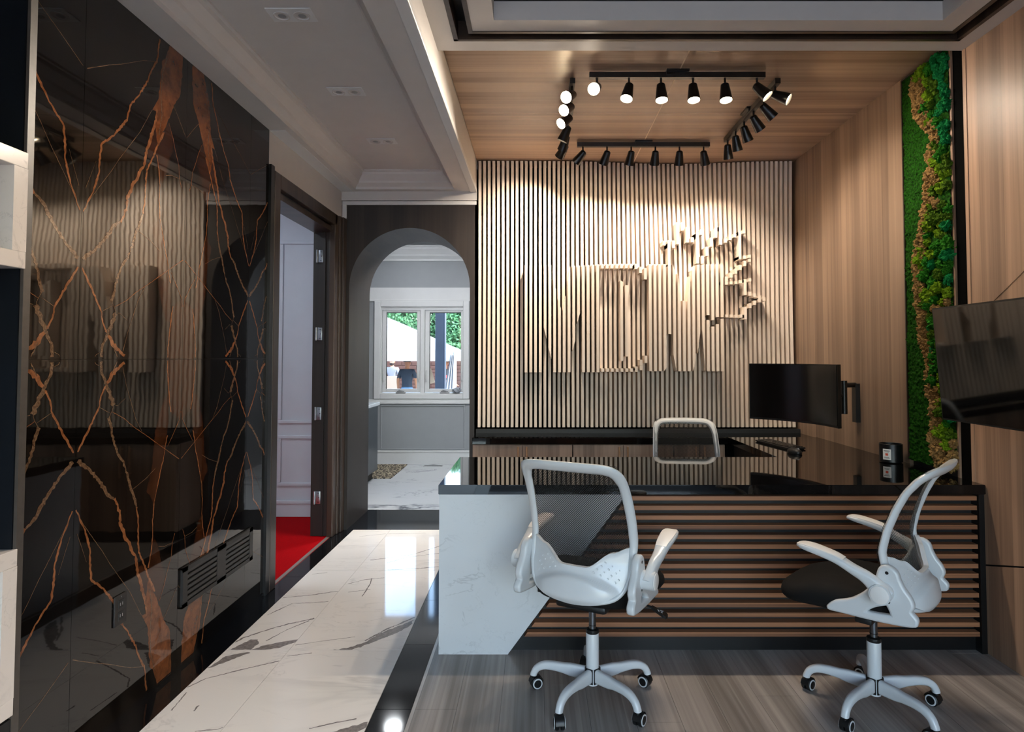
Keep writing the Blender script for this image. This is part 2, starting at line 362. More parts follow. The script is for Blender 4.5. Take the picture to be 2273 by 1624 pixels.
# grey laminate planks run away from the camera
pw = .178; Ls = 1.22; nplk = 0; pm = {}
for i in range(16):
    x0 = XR - (i + 1) * pw; x1 = XR - i * pw
    if x1 < -.49: break
    x0 = max(x0, -.488); y = -.6 - (i * .47) % Ls
    while y < 3.15:
        a, b = max(y, -.6), min(y + Ls, 3.16)
        if b - a > .03:
            o = ob('plank', MB().box(x0 + .0006, x1 - .0006, a + .0006, b - .0006, -.004, .0 - .0004 * random.random()), 'plank', fl); nplk += 1
        y += Ls
def rough_poly(pts, amp, rnd, step=.008):
    P = [Vector((a, b)) for a, b in pts]; out = []
    for a, b in zip(P, P[1:] + P[:1]):
        n = max(1, int((b - a).length / step)); nr = Vector((-(b - a).y, (b - a).x)).normalized()
        for k in range(n): q_ = a + (b - a) * (k / n); out.append(q_ + nr * amp * (noise.noise(Vector((q_.x * 40, q_.y * 40, 1))) + .5 * (rnd.random() - .5)))
    return out
def rough_strip(pts, w, rnd):
    P = [Vector((a, b)) for a, b in pts]; out = []
    for a, b in zip(P, P[1:]):
        n = max(1, int((b - a).length / .009))
        for k in range(n): out.append(a + (b - a) * (k / n))
    out.append(P[-1]); L, R = [], []
    for i, p in enumerate(out):
        t = (out[min(i + 1, len(out) - 1)] - out[max(i - 1, 0)]).normalized(); nrm = Vector((-t.y, t.x))
        j = (rnd.random() - .5) * w * .55; ww = w * (.5 + .32 * noise.noise(Vector((p.x * 21, p.y * 21, w * 90))) + .22 * (rnd.random() - .5))
        L.append(p + nrm * (ww + j)); R.append(p - nrm * (ww - j))
    return L, R
# corridor: white veined tiles between black border tiles
def fv(pts): return [onz(266 + x * .618, 1110 + y * .618, 0) for x, y in pts]
fpoly = [fv(q_) for q_ in ([(430, 520), (470, 500), (495, 500), (500, 515), (470, 535), (410, 541), (380, 545)], [(505, 525), (560, 512), (642, 498), (635, 508), (570, 530), (500, 540), (440, 555), (470, 538)], [(315, 603), (380, 560), (430, 548), (468, 547), (420, 565), (350, 592)],
         [(765, 537), (820, 530), (880, 510), (930, 480), (980, 460), (1055, 430), (1045, 450), (990, 478), (920, 505), (870, 525), (820, 539)], [(760, 834), (820, 815), (890, 795), (890, 815), (850, 834)])]
fline = [(w_, fv(q_)) for w_, q_ in ((.010, [(390, 525), (440, 495), (530, 465), (600, 445), (705, 423)]), (.006, [(525, 505), (600, 465), (680, 432)]), (.004, [(630, 520), (730, 505), (845, 490)]), (.007, [(200, 700), (235, 675), (310, 640), (450, 605), (580, 575)]), (.005, [(600, 560), (660, 552), (690, 548)]),
         (.006, [(530, 412), (620, 370), (690, 368), (755, 363)]), (.007, [(580, 350), (690, 340), (790, 325)]), (.005, [(690, 265), (745, 260)]), (.006, [(820, 300), (880, 285), (950, 278)]), (.008, [(900, 215), (1050, 195), (1148, 165)]), (.007, [(960, 225), (1030, 205), (1148, 190)]), (.008, [(960, 250), (1060, 246), (1150, 238)]),
         (.005, [(820, 330), (900, 320)]), (.006, [(680, 820), (780, 797), (850, 785)]), (.006, [(270, 830), (350, 822), (380, 812)]), (.005, [(185, 755), (240, 690)]), (.006, [(265, 757), (282, 737)]), (.004, [(860, 130), (960, 120), (1100, 118)]), (.006, [(870, 345), (900, 300), (905, 280)]), (.010, [(880, 505), (960, 462), (1060, 420)]))]
fpoly_r = [[Vector((q_.x, q_.y, 0)) for q_ in rough_poly([(w_.x, w_.y) for w_ in P], .008, random.Random(2))] for P in fpoly]
def tiles(parent, name, x0, x1, ys, mat, g=.0012):
    for a, b in zip(ys, ys[1:]):
        mb = MB().box(x0 + g, x1 - g, a + g, b - g, -.004, 0)
        if name == 'marble_tile':
            ins = lambda x, y: x0 + g < x < x1 - g and a + g < y < b - g
            rn = random.Random(5)
            for k, (w_, P) in enumerate(fline):
                L, R = rough_strip([(q_.x, q_.y) for q_ in P], w_, rn)
                for i in range(len(L) - 1):
                    q4 = (L[i], R[i], R[i + 1], L[i + 1])
                    if all(ins(*q_) for q_ in q4): mb.add([(q_[0], q_[1], .0003 + k * 1e-5) for q_ in q4], [(0, 1, 2, 3)], 1)
            for P in fpoly_r:
                cx, cy_ = sum(q_.x for q_ in P) / len(P), sum(q_.y for q_ in P) / len(P)
                if ins(cx, cy_):
                    mb.add([(min(max(q_.x, x0 + g), x1 - g), min(max(q_.y, a + g), b - g), .0002) for q_ in P], [tuple(range(len(P)))], 1)
        ob(name, mb, [mat, 'floor_vein'], parent)
yb0 = [5.215]
while yb0[-1] > -.9: yb0.append(yb0[-1] - .569)
yb0 = sorted(yb0); off = .07
ybl = [y + .03 for y in yb0[:-1]] + [5.215]
tiles(fl, 'border_tile', XL, -1.508, ybl, 'border'); tiles(fl, 'border_tile', -.652, -.502, [y + .21 - .569 for y in yb0] + [5.215], 'border')
yw = [-.85 + 1.138 * k - .03 for k in range(6)][:6]; yw = [y for y in (-1.459, -.321, .817, 1.955, 3.093, 4.231)] + [5.215]
tiles(fl, 'marble_tile', -1.508, -1.2, yw, 'tile_white'); tiles(fl, 'marble_tile', -1.2, -.652, yw, 'tile_white')
ob('edge_strip', MB().box(-.502, -.488, -.6, 5.2, -.004, .0008), 'metal_strip', fl)
slab('floor_threshold', -1.7, -.45, 5.215, 5.9, 0.0, 'border')
slab('floor_kitchen', -3.2, .6, 5.9, 8.5, 0.0, 'tile_kitchen')
slab('floor_side_room', -4.6, -1.63, 2.5, 5.75, -.002, 'carpet')
ob('edge_strip', MB().box(-1.66, -1.635, 3.93, 5.2, -.004, .002), 'metal_strip', fl)
# ---- left wall: black bookmatched marble panels
wl = struct('wall_left', MB().box(-1.78, XL - .012, 1.95, 3.79, 0, ZC + .02), 'trim_grey')
CW = .656; YJ = (2.230 - CW, 2.230, 2.886, 3.543, 3.543 + CW); ZM = 1.413
ZAp = lambda x, y: onx(60 + x * .22167, 100 + y * .22167, XL)
ZBp = lambda x, y: onx(60 + x * .22167, 440 + y * .22167, XL)
A_, B_ = ZAp, ZBp
veins = []   # (points, widths, material)
def vein(w, mi, *pts, f=A_, more=()):
    P = [f(*p) for p in pts] + [B_(*p) for p in more]
    veins.append(([(p.y, p.z) for p in P], w * .74, mi))
vein(.011, 1, (1330, -60), (1320, 0), (1310, 100), (1300, 165), (1240, 260), (1205, 360), (1110, 520), (1040, 590), (1000, 745), (870, 905), (745, 990), (728, 1150), (720, 1270), (670, 1440), (610, 1570), more=((555, 150),))
vein(.0028, 5, (585, 235), (820, 200), (950, 190), (1160, 155), (1300, 165))
vein(.0028, 5, (1250, 650), (1130, 870), (1030, 1000), (930, 1130), (850, 1250), (660, 1500), more=((560, 120),))
vein(.019, 1, (1300, 640), (1290, 750), (1250, 880), (1200, 1050), (1165, 1210), (1060, 1400), (1000, 1540), more=((1010, 20), (990, 110), (960, 190), (935, 230)))
vein(.018, 2, (935, 230), (860, 280), (800, 380), (730, 460), (690, 510), (640, 550), (590, 580), (545, 630), (536, 670), f=B_)
vein(.012, 1, (536, 670), (600, 800), (680, 980), (745, 1150), (750, 1220), (800, 1350), f=B_)
vein(.019, 1, (790, 1320), (850, 1450), (920, 1520), (1000, 1612), f=B_)
vein(.012, 1, (1370, 870), (1310, 1000), (1260, 1130), (1200, 1250), (1190, 1340), (1185, 1480), more=((1180, 30), (1160, 150)))
vein(.017, 2, (1160, 150), (1110, 290), (1080, 390), (1050, 480), (1010, 590), (940, 690), (900, 810), (880, 900), (845, 1030), f=B_)
vein(.005, 2, (845, 1030), (865, 1070), (885, 1130), (880, 1160), f=B_)
vein(.022, 2, (885, 1150), (870, 1200), (840, 1270), (825, 1300), (800, 1380), (760, 1470), (740, 1560), (735, 1615), f=B_)
vein(.008, 1, (1300, 1100), (1320, 1260), (1330, 1400), (1320, 1560), more=((1325, 50), (1330, 200), (1360, 370), (1380, 500), (1405, 620), (1420, 760), (1435, 850)))
vein(.009, 1, (1460, 1080), (1440, 1210), (1425, 1350), (1410, 1500), (1408, 1615), f=B_)
vein(.0035, 1, (1560, 618), (1440, 700), (1200, 870), (1090, 940), (1000, 1020), (870, 1090), f=B_)
vein(.0028, 5, (860, 1070), (745, 1135), f=B_)
vein(.0032, 5, (1180, 890), (1110, 1020), (1060, 1180), (1010, 1330), (960, 1530), f=B_)
vein(.0025, 5, (1120, 330), (1240, 430), (1330, 530), f=B_)
vein(.0028, 5, (1470, 615), (1520, 740), (1590, 925))
vein(.004, 1, (1420, 780), (1460, 930), (1480, 1040), (1520, 1210), (1525, 1340), (1545, 1430))
vein(.0028, 5, (1390, 1305), (1450, 1305), (1525, 1340))
vein(.0026, 5, (905, 1150), (930, 1150), (1000, 1222), f=B_)
vein(.0026, 5, (665, 1605), (690, 1565), (725, 1545), f=B_)
vein(.006, 2, (855, 1470), (910, 1608), f=B_)
vein(.004, 1, (1440, 740), (1500, 880), (1545, 1000), (1555, 1085), f=B_)
vein(.0024, 5, (690, 1160), (585, 1430))
vein(.006, 2, (1400, 130), (1355, 300), (1340, 520), (1350, 700), (1320, 900))
blobs = [([(1440, -10), (1560, 90), (1560, 110), (1555, 300), (1535, 490), (1470, 610), (1420, 740), (1360, 880), (1310, 1000), (1292, 900), (1290, 760), (1297, 660), (1252, 650), (1300, 560), (1312, 530), (1338, 350), (1350, 180), (1380, 130)], A_, 3, .00012),
         ([(1415, 780), (1470, 1010), (1420, 1170), (1390, 1300), (1340, 1390), (1310, 1250), (1290, 1080), (1310, 1000), (1370, 870)], A_, 4, .0001),
         ([(1290, 760), (1250, 880), (1195, 1100), (1240, 1130), (1310, 1000)], A_, 4, .0001),
         ([(1460, 1080), (1561, 1010), (1558, 1612), (1408, 1612), (1425, 1350)], B_, 4, .0001),
         ([(1250, 300), (1300, 560), (1312, 900), (1350, 1080), (1385, 1210), (1430, 1250), (1440, 1000), (1425, 780), (1380, 500), (1330, 200)], B_, 4, .00008)]
blobs = [([(v_.x, v_.y) for v_ in rough_poly([(f(*p).y, f(*p).z) for p in pts], .006, random.Random(4))], mi, dx) for pts, f, mi, dx in blobs]
for ci in range(4):
    ya, yb_ = max(YJ[ci], 1.968), min(YJ[ci + 1], 3.785)
    for row in (1, 0):
        za, zb = (ZM, ZC) if row else (.016, ZM)
        mb = MB().box(XL - .012, XL, ya + .0008, yb_ - .0008, za + .0008, zb - .0008)
        rnd = random.Random(11)
        def tr(y, z):
            yy = y if ci == 1 else (2 * YJ[1] - y if ci == 0 else (2 * YJ[2] - y if ci == 2 else y + 2 * (YJ[3] - YJ[2])))
            return yy, (z if row else 2 * ZM - z)
        def inside(y, z): return ya + .002 < y < yb_ - .002 and za + .002 < z < zb - .002
        for k, (pts, w, mi) in enumerate(veins):
            L, R = rough_strip(pts, w, rnd); h = .0004 + k * 1e-5
            for i in range(len(L) - 1):
                q = [tr(*p) for p in (L[i], R[i], R[i + 1], L[i + 1])]
                if all(inside(*p) for p in q): mb.add([(XL + h, y, z) for y, z in q], [(0, 1, 2, 3)], mi)
        for pts, mi, dx in blobs:
            q = [tr(*p) for p in pts]; cy_, cz_ = sum(p[0] for p in q) / len(q), sum(p[1] for p in q) / len(q)
            if not inside(cy_, cz_): continue
            q = [(min(max(y, ya + .002), yb_ - .002), min(max(z, za + .002), zb - .002)) for y, z in q]
            mb.add([(XL + dx, y, z) for y, z in q], [tuple(range(len(q)))], mi)
        o = ob('marble_panel', mb, ['noir', 'vein', 'vein_rope', 'vein_band', 'vein_dim', 'vein_thin'], wl)
# base kerb under the marble and its end post
struct('baseboard_left', MB().box(XL - .01, XL + .006, 1.97, 3.79, 0, .016), 'border')
struct('trim_1', MB().box(-1.608, -1.598, 1.945, 1.972, 0, ZC).box(-1.64, -1.6, 1.968, 1.975, 0, ZC), 'trim_grey')
struct('trim_26', MB().box(-1.72, -1.608, 1.94, 1.968, 0, ZC), 'navy')
struct('trim_2', MB().box(-1.78, -1.615, 3.785, 3.835, 0, 2.6), 'black_metal')
# ---- display wall nearer than the marble: navy back, dark reveal, two marble niche boxes
struct('wall_left_display', MB().box(-1.95, -1.72, -2.5, 1.95, 0, ZC), 'navy')
dsp = MB().box(-1.74, -1.716, 1.40, 1.8, 0, ZC); struct('trim_3', dsp, 'black_matte')
struct('trim_4', MB().box(-1.73, -1.70, .9, 1.175, 0, ZC), 'oak')
for nm, z0, z1, lb in (('display_niche', 1.696, 2.061, 'white marble display niche above the navy panel, the upper box'), ('display_niche', .33, .832, 'white marble display niche near the floor, the lower box')):
    t = thing(nm, lb, 'shelf niche', (-1.65, 1.5, z0), group=None)
    y0, y1, x0, x1, w = 1.18 - 1.5, 1.948 - 1.5, -1.72 + 1.65, -1.595 + 1.65, .052; h = z1 - z0
    ob('frame_rail', MB().box(x0, x1, y0, y1, h - w, h, bev=.002), 'niche', t); ob('frame_rail', MB().box(x0, x1, y0, y1, 0, w, bev=.002), 'niche', t)
    ob('frame_stile', MB().box(x0, x1, y1 - w, y1, w, h - w), 'niche', t); ob('frame_stile', MB().box(x0, x1, y0, y0 + w, w, h - w), 'niche', t)
    ob('niche_back', MB().box(x0, x0 + .04, y0 + w, y1 - w, w, h - w), 'niche_in', t)
t = thing('base_cabinet', 'dark wood base cabinet below the lower marble niche', 'cabinet', (-1.65, 1.5, 0))
ob('body', MB().box(-.07, .04, -.3, .445, 0, .27), 'walnut_y', t); ob('plinth_top', MB().box(-.07, .05, -.3, .447, .27, .32), 'black_matte', t)
# ---- left wall beyond: wall over the doorway, casing, jambs, hinges
struct('wall_left_header', MB().box(-1.8, -1.63, 3.785, 5.215, 2.575, ZC + .2), 'white_paint')
tr5 = MB().box(-1.66, -1.612, 3.835, 3.925, 0, 2.577, bev=.006).box(-1.66, -1.612, 3.925, 5.05, 2.485, 2.577, bev=.006)
struct('trim_5', tr5, 'walnut_y')
struct('trim_6', MB().box(-1.8, -1.64, 3.9, 3.955, 0, 2.47).box(-1.8, -1.64, 3.955, 5.04, 2.43, 2.47), 'walnut_y')
struct('trim_7', MB().box(-1.66, -1.612, 5.0, 5.085, 0, 2.577, bev=.006).box(-1.64, -1.60, 5.085, 5.13, 0, 2.577, bev=.006).box(-1.63, -1.585, 5.13, 5.215, 0, 2.577, bev=.006), 'walnut_y')
jamb = struct('trim_8', MB().box(-1.8, -1.66, 5.04, 5.12, 0, 2.47).box(-1.72, -1.70, 5.03, 5.05, 0, 2.43), 'walnut')
for z in (2.237, 1.609, .971, .303):
    mb = MB().box(-1.765, -1.722, 5.034, 5.04, z - .05, z + .05, 0, .002).cyl((-1.768, 5.03, z - .052), (-1.768, 5.03, z + .052), .008, n=10)
    for dz in (-.035, 0, .035): mb.cyl((-1.738 + .006 * (dz == 0), 5.035, z + dz), (-1.738 + .006 * (dz == 0), 5.032, z + dz), .004, n=8, mi=1)
    ob('hinge', mb, ['nickel', 'black_metal'], jamb)
# ---- side room behind the doorway
ws = struct('wall_side_room', MB().box(-4.6, -1.8, 5.66, 5.8, 0, 3.1), 'wall_white')
struct('wall_side_room_far', MB().box(-4.7, -4.6, 2.4, 5.8, 0, 3.1), 'wall_white'); struct('wall_side_room_near', MB().box(-4.7, -1.78, 2.4, 2.5, 0, 3.1), 'wall_white')
struct('wall_side_room_door', MB().box(-1.82, -1.78, 2.5, 3.9, 0, 3.1).box(-1.82, -1.8, 3.9, 5.8, 2.5, 3.1).box(-1.82, -1.8, 5.1, 5.7, 0, 2.5), 'wall_white')
def moulding(x0, x1, z0, z1, y, w=.03):
    mb = MB()
    for a, b, c_, d in ((x0, x1, z1 - w, z1), (x0, x1, z0, z0 + w), (x0, x0 + w, z0 + w, z1 - w), (x1 - w, x1, z0 + w, z1 - w)):
        mb.box(a, b, y - .014, y, c_, d, bev=.006)
    return mb
for z0, z1 in ((.828, 2.477), (.269, .72)): struct('trim_9', moulding(-2.32, -1.83, z0, z1, 5.66), 'wall_white'); struct('trim_10', moulding(-3.2, -2.44, z0, z1, 5.66), 'wall_white')
struct('baseboard_side_room', MB().box(-4.6, -1.8, 5.64, 5.66, 0, .11).box(-4.6, -1.8, 5.632, 5.66, .11, .145, bev=.008), 'wall_white')
struct('ceiling_side_room', MB().box(-4.7, -1.78, 2.4, 5.8, 3.0, 3.1), 'wall_white')
struct('trim_11', MB().box(-4.6, -1.8, 5.58, 5.66, 2.86, 3.0, bev=.03), 'wall_white')
t = thing('ceiling_panel_lamp', 'flat white ceiling lamp in the red carpeted side room', 'ceiling lamp', (-2.9, 4.1, 2.97))
ob('frame', MB().box(-.34, .34, -.34, .34, .01, .03), 'trim_white', t); ob('diffuser', MB().box(-.31, .31, -.31, .31, 0, .012), 'panel_light', t)  # out of view, added to stand in for the side room's daylight
# ---- arch wall (dark walnut) with a deep round-headed opening
ax0, ax1, ac = -1.562, -.553, (-1.562 - .553) / 2; ar = (ax1 - ax0) / 2; zs = 2.0; d = .645
N = 40; arc = [(ac - ar * math.cos(math.pi * k / N), zs + ar * math.sin(math.pi * k / N)) for k in range(N + 1)]
mb = MB(); lo, hi, zt = -1.64, -.495, 2.70
for yy in (YB, YB + d):
    mb.add([(lo, yy, 0), (ax0, yy, 0), (ax0, yy, zs), (lo, yy, zs)], [(0, 1, 2, 3)]); mb.add([(ax1, yy, 0), (hi, yy, 0), (hi, yy, zs), (ax1, yy, zs)], [(0, 1, 2, 3)])
    top = [(lo + (hi - lo) * 0, zs)]
    for (xa, za), (xb, zb) in zip(arc, arc[1:]):
        mb.add([(xa, yy, za), (xb, yy, zb), (xb, yy, zt), (xa, yy, zt)], [(0, 1, 2, 3)])
    mb.add([(lo, yy, zs), (ax0, yy, zs), (ax0, yy, zt), (lo, yy, zt)], [(0, 1, 2, 3)]); mb.add([(ax1, yy, zs), (hi, yy, zs), (hi, yy, zt), (ax1, yy, zt)], [(0, 1, 2, 3)])
prof = [(ax0, 0)] + arc + [(ax1, 0)]
mb.add([(x, y, z) for x, z in prof for y in (YB, YB + d)], [(2 * i, 2 * i + 1, 2 * i + 3, 2 * i + 2) for i in range(len(prof) - 1)], 0, True)
mb.box(hi - .002, hi, YB, YB + d, 0, zt); mb.box(lo, lo + .002, YB, YB + d, 0, zt); mb.box(lo, hi, YB, YB + d, zt - .002, zt)
struct('wall_back_arch', mb, 'walnut')
struct('wall_back_fascia', MB().box(-1.66, -.495, YB + .02, YB + d, 2.695, 3.1).box(-1.64, -.495, YB - .012, YB + .03, 2.735, ZC), 'white_paint')
struct('trim_12', MB().box(-1.626, -.498, YB - .008, YB + .02, 2.697, 2.731, bev=.006).box(-1.626, -1.588, YB - .008, YB + .02, 2.58, 2.7, bev=.006), 'trim_white')
# ---- corridor ceiling: soffit ring, crown moulding, raised tray
tx0, tx1, ty1 = -1.505, -.665, 5.15
struct('ceiling_soffit', MB().box(-1.8, tx0, 1.9, 5.3, ZC, 3.3).box(tx1, -.5, -2.6, 5.3, ZC, 3.3).box(tx0, tx1, ty1, 5.3, ZC, 3.3).box(-1.95, tx0, -2.6, 1.9, ZC, 3.3), 'white_paint')
struct('ceiling_tray', MB().box(tx0 - .05, tx1 + .05, -2.6, 5.2, ZT, ZT + .1), 'white_paint')
cp = [(0, 0), (.012, 0), (.016, .02), (.045, .045), (.05, .06), (.085, .105), (.09, .125), (.105, .128), (.105, .142)]
def crown(p0, p1, inw, z0, name, s=1.0, mat='white_paint'):
    p0, p1, inw = Vector(p0), Vector(p1), Vector(inw); mb = MB(); r = []
    for a, q in ((p0, 1), (p1, 1)): r.append([a + inw * (u * s) + Vector((0, 0, z0 + w * s)) for u, w in cp] + [a + Vector((0, 0, z0 + cp[-1][1] * s))])
    mb.loft(r, True, True, 0, False); return struct(name, mb, mat)
cpf = 1.0
crown((tx0, -2.5, 0), (tx0, ty1, 0), (1, 0, 0), ZC, 'trim_13'); crown((tx1, -2.5, 0), (tx1, ty1, 0), (-1, 0, 0), ZC, 'trim_14'); crown((tx0, ty1, 0), (tx1, ty1, 0), (0, -1, 0), ZC, 'trim_15')
struct('trim_16', MB().box(-.552, -.496, -2.5, 5.2, ZC - .008, ZC + .03, bev=.004).box(-1.632, tx0 - .03, 3.79, 5.2, ZC - .004, ZC + .002), 'trim_white')
for k, y in enumerate((2.745, 3.55, 4.375)):
    t = thing('recessed_downlight', ['twin recessed white downlight, first from the arch', 'twin recessed white downlight, second from the arch', 'twin recessed white downlight, third from the arch'][2 - k], 'ceiling lamp', (-1.09, y, ZT), group='twin downlights in the corridor ceiling')
    ob('plate', MB().box(-.1, .1, -.055, .055, -.006, 0, bev=.002), 'trim_white', t)
    for sx in (-.045, .045):
        o = ob('lamp_cup', MB().lathe([(.036, -.0065), (.036, -.011), (.030, -.011), (.026, -.003)], (sx, 0, 0), n=24), 'white_paint', t)
        ob('bulb', MB().lathe([(.02, -.002), (.02, -.006), (.012, -.008), (.002, -.0085)], (sx, .004, 0), n=20), 'grey_plastic', o)
# ---- main room ceiling: soffit with a dark groove and a stepped tray
gx0, gx1, gy1 = -.405, 2.085, 3.035; hx0, hx1, hy1 = -.304, 1.99, 2.945; rx0, rx1, ry1 = -.196, 1.884, 2.849
struct('ceiling', MB().box(-.5, XR + .05, gy1, 3.137, ZS, 3.3).box(-.5, gx0, -2.6, gy1, ZS, 3.3).box(gx1, XR + .05, -2.6, gy1, ZS, 3.3)
       .box(hx0, rx0, -2.6, hy1, ZS, 3.35).box(rx1, hx1, -2.6, hy1, ZS, 3.35).box(rx0, rx1, ry1, hy1, ZS, 3.35), 'white_paint')
struct('ceiling_recess', MB().box(rx0, rx1, -2.6, ry1, 3.16, 3.35), 'white_paint')
struct('trim_17', MB().box(gx0, gx0 + .022, -2.6, gy1, ZS - .004, ZS + .09).box(gx1 - .022, gx1, -2.6, gy1, ZS - .004, ZS + .09).box(gx0, gx1, gy1 - .018, gy1, ZS - .004, ZS + .09)
       .box(hx0 - .022, hx0, -2.6, hy1 + .018, ZS - .004, ZS + .09).box(hx1, hx1 + .022, -2.6, hy1 + .018, ZS - .004, ZS + .09).box(hx0, hx1, hy1, hy1 + .018, ZS - .004, ZS + .09), 'walnut_y')
struct('ceiling_groove', MB().box(gx0, gx1, -2.6, gy1, ZS + .09, 3.3), 'black_matte')
# ---- alcove ceiling: four warm wood panels with pale joints
cw = struct('ceiling_alcove', MB().box(-.5, XR + .05, 3.137, 5.45, ZW + .012, ZW + .12), 'joint')
for xa, xb in ((-.498, .822), (.828, XR)):
    for ya, yb_ in ((3.14, 4.191), (4.197, 5.44)): ob('ceiling_panel', MB().box(xa, xb, ya, yb_, ZW, ZW + .014, bev=.001), 'oak_ceil', cw)
ob('joint_strip', MB().box(.8215, .8285, 3.14, 5.44, ZW - .0004, ZW + .006), 'pale_joint', cw); ob('joint_strip', MB().box(-.498, XR, 4.1915, 4.1965, ZW - .0003, ZW + .006), 'pale_joint', cw)
# ---- right wall: wood panels, moss strip niche, black post
wr = struct('wall_right', MB().box(XR + .02, XR + .15, -2.6, 5.5, 0, 3.3), 'black_matte')
ob('wall_panel', MB().box(XR, XR + .02, 3.655, 5.45, 0, ZW, bev=.001), 'oak', wr)
# near wall is cut by two slanting grooves
def groove(y): return .0
g1a, g1b = onx(2172, 1253, XR), onx(2273, 1258.7, XR); g2a, g2b = onx(2210, 665, XR), onx(2273, 603, XR)
def zline(a, b, y): return a.z + (b.z - a.z) * (y - a.y) / (b.y - a.y)
ye = 1.2; y1 = 3.116; gg = .004
z1a, z1b = zline(g1a, g1b, y1), zline(g1a, g1b, ye); yk = 2.2
z2a, z2b = zline(g2a, g2b, y1), zline(g2a, g2b, yk)
def wp(pts): ob('wall_panel', MB().prism([(XR, y, z) for y, z in pts], (.02, 0, 0)), 'oak_near', wr)
wp([(ye, 0), (y1, 0), (y1, z1a - gg), (ye, z1b - gg)])
wp([(ye, z1b + gg), (y1, z1a + gg), (y1, z2a - gg), (yk, z2b - gg), (yk, 2.2), (ye, 2.2)])
wp([(yk + .0, z2b + gg), (y1, z2a + gg), (y1, ZS), (yk, ZS)]); wp([(ye, 2.205), (yk - .005, 2.205), (yk - .005, ZS), (ye, ZS)]); wp([(-2.5, 0), (ye - .005, 0), (ye - .005, ZS), (-2.5, ZS)])
ob('joint_strip', MB().prism([(XR + .014, ye, z1b - gg), (XR + .014, y1, z1a - gg), (XR + .014, y1, z1a + gg), (XR + .014, ye, z1b + gg)], (.005, 0, 0)), 'black_matte', wr)
ob('joint_strip', MB().prism([(XR + .004, yk, z2b - gg), (XR + .004, y1, z2a - gg), (XR + .004, y1, z2a + gg), (XR + .004, yk, z2b + gg)], (.01, 0, 0)), 'joint', wr)
struct('trim_18', MB().box(XR - .004, XR + .03, 3.112, 3.135, 0, ZS).box(XR - .003, XR + .03, 3.225, 3.24, .8, ZW), 'oak_near')
struct('trim_19', MB().box(XR + .008, XR + .05, 3.135, 3.225, 0, ZW), 'void_black')
# ---- wall behind the slats, rear shop front behind the camera
struct('wall_back', MB().box(-.5, XR + .1, 5.44, 5.56, 0, 3.3), 'black_matte')
struct('wall_back_return', MB().box(-.512, -.495, YB - .0, 5.45, 0, 3.0), 'walnut')
wbk = struct('wall_rear', MB().box(-2.0, -1.8, -2.6, -2.48, 0, 3.4).box(2.2, 2.35, -2.6, -2.48, 0, 3.4).box(-2.0, 2.35, -2.6, -2.48, 2.75, 3.4).box(-2.0, 2.35, -2.6, -2.48, 0, .15), 'white_paint')
w1 = struct('window_1', MB().box(-1.8, -1.74, -2.58, -2.5, .15, 2.75).box(2.14, 2.2, -2.58, -2.5, .15, 2.75).box(-.46, -.4, -2.58, -2.5, .15, 2.75).box(.84, .9, -2.58, -2.5, .15, 2.75).box(-1.8, 2.2, -2.58, -2.5, 2.69, 2.75).box(-1.8, 2.2, -2.58, -2.5, .15, .21), 'black_metal')
for a, b in ((-1.74, -.46), (-.4, .84), (.9, 2.14)): ob('pane', MB().box(a, b, -2.546, -2.54, .21, 2.69), 'glass', w1)
struct('wall_left_upper', MB().box(-2.1, -1.94, -2.6, 2.0, 0, 3.4), 'black_matte')
struct('roof', MB().box(-4.8, 2.5, -2.7, 8.8, 3.4, 3.5).box(2.25, 2.4, -2.7, 8.8, 0, 3.5), 'black_matte')
# ---- kitchen beyond the arch
YK = 8.42
wk = struct('wall_kitchen', MB().box(-3.2, -2.11, YK, YK + .12, 0, 3.2).box(-.94, .6, YK, YK + .12, 0, 3.2).box(-2.11, -.94, YK, YK + .12, 2.10, 3.2).box(-2.11, -.94, YK, YK + .12, 0, .915), 'kitchen_grey')
struct('wall_kitchen_left', MB().box(-3.2, -2.55, 5.86, YK, 0, 3.2), 'kitchen_grey'); struct('wall_kitchen_right', MB().box(.4, .6, 5.86, YK, 0, 3.2), 'kitchen_grey')
struct('wall_kitchen_near', MB().box(-3.2, -1.64, 5.8, 5.87, 0, 3.2).box(-.5, .6, 5.8, 5.87, 0, 3.2), 'kitchen_grey')
struct('ceiling_kitchen', MB().box(-3.2, .6, 5.8, 8.5, 3.0, 3.2), 'white_paint')
crown((-2.6, YK, 0), (.4, YK, 0), (0, -1, 0), 2.72, 'trim_20', 1.35, 'trim_white')
struct('trim_21', MB().box(-2.6, .4, YK - .012, YK, 2.185, 2.36).box(-2.6, .4, YK - .026, YK, 2.175, 2.20, bev=.005), 'trim_white')
struct('trim_22', MB().box(-2.6, .4, YK - .03, YK, .80, .835, bev=.008).box(-2.6, .4, YK - .016, YK, .835, .86), 'trim_white')
struct('trim_23', moulding(-2.083, -.952, .185, .79, YK, .022), 'kitchen_grey')
struct('baseboard_kitchen', MB().box(-2.6, .4, YK - .016, YK, 0, .15).box(-2.6, .4, YK - .024, YK, .15, .18, bev=.008), 'trim_white')
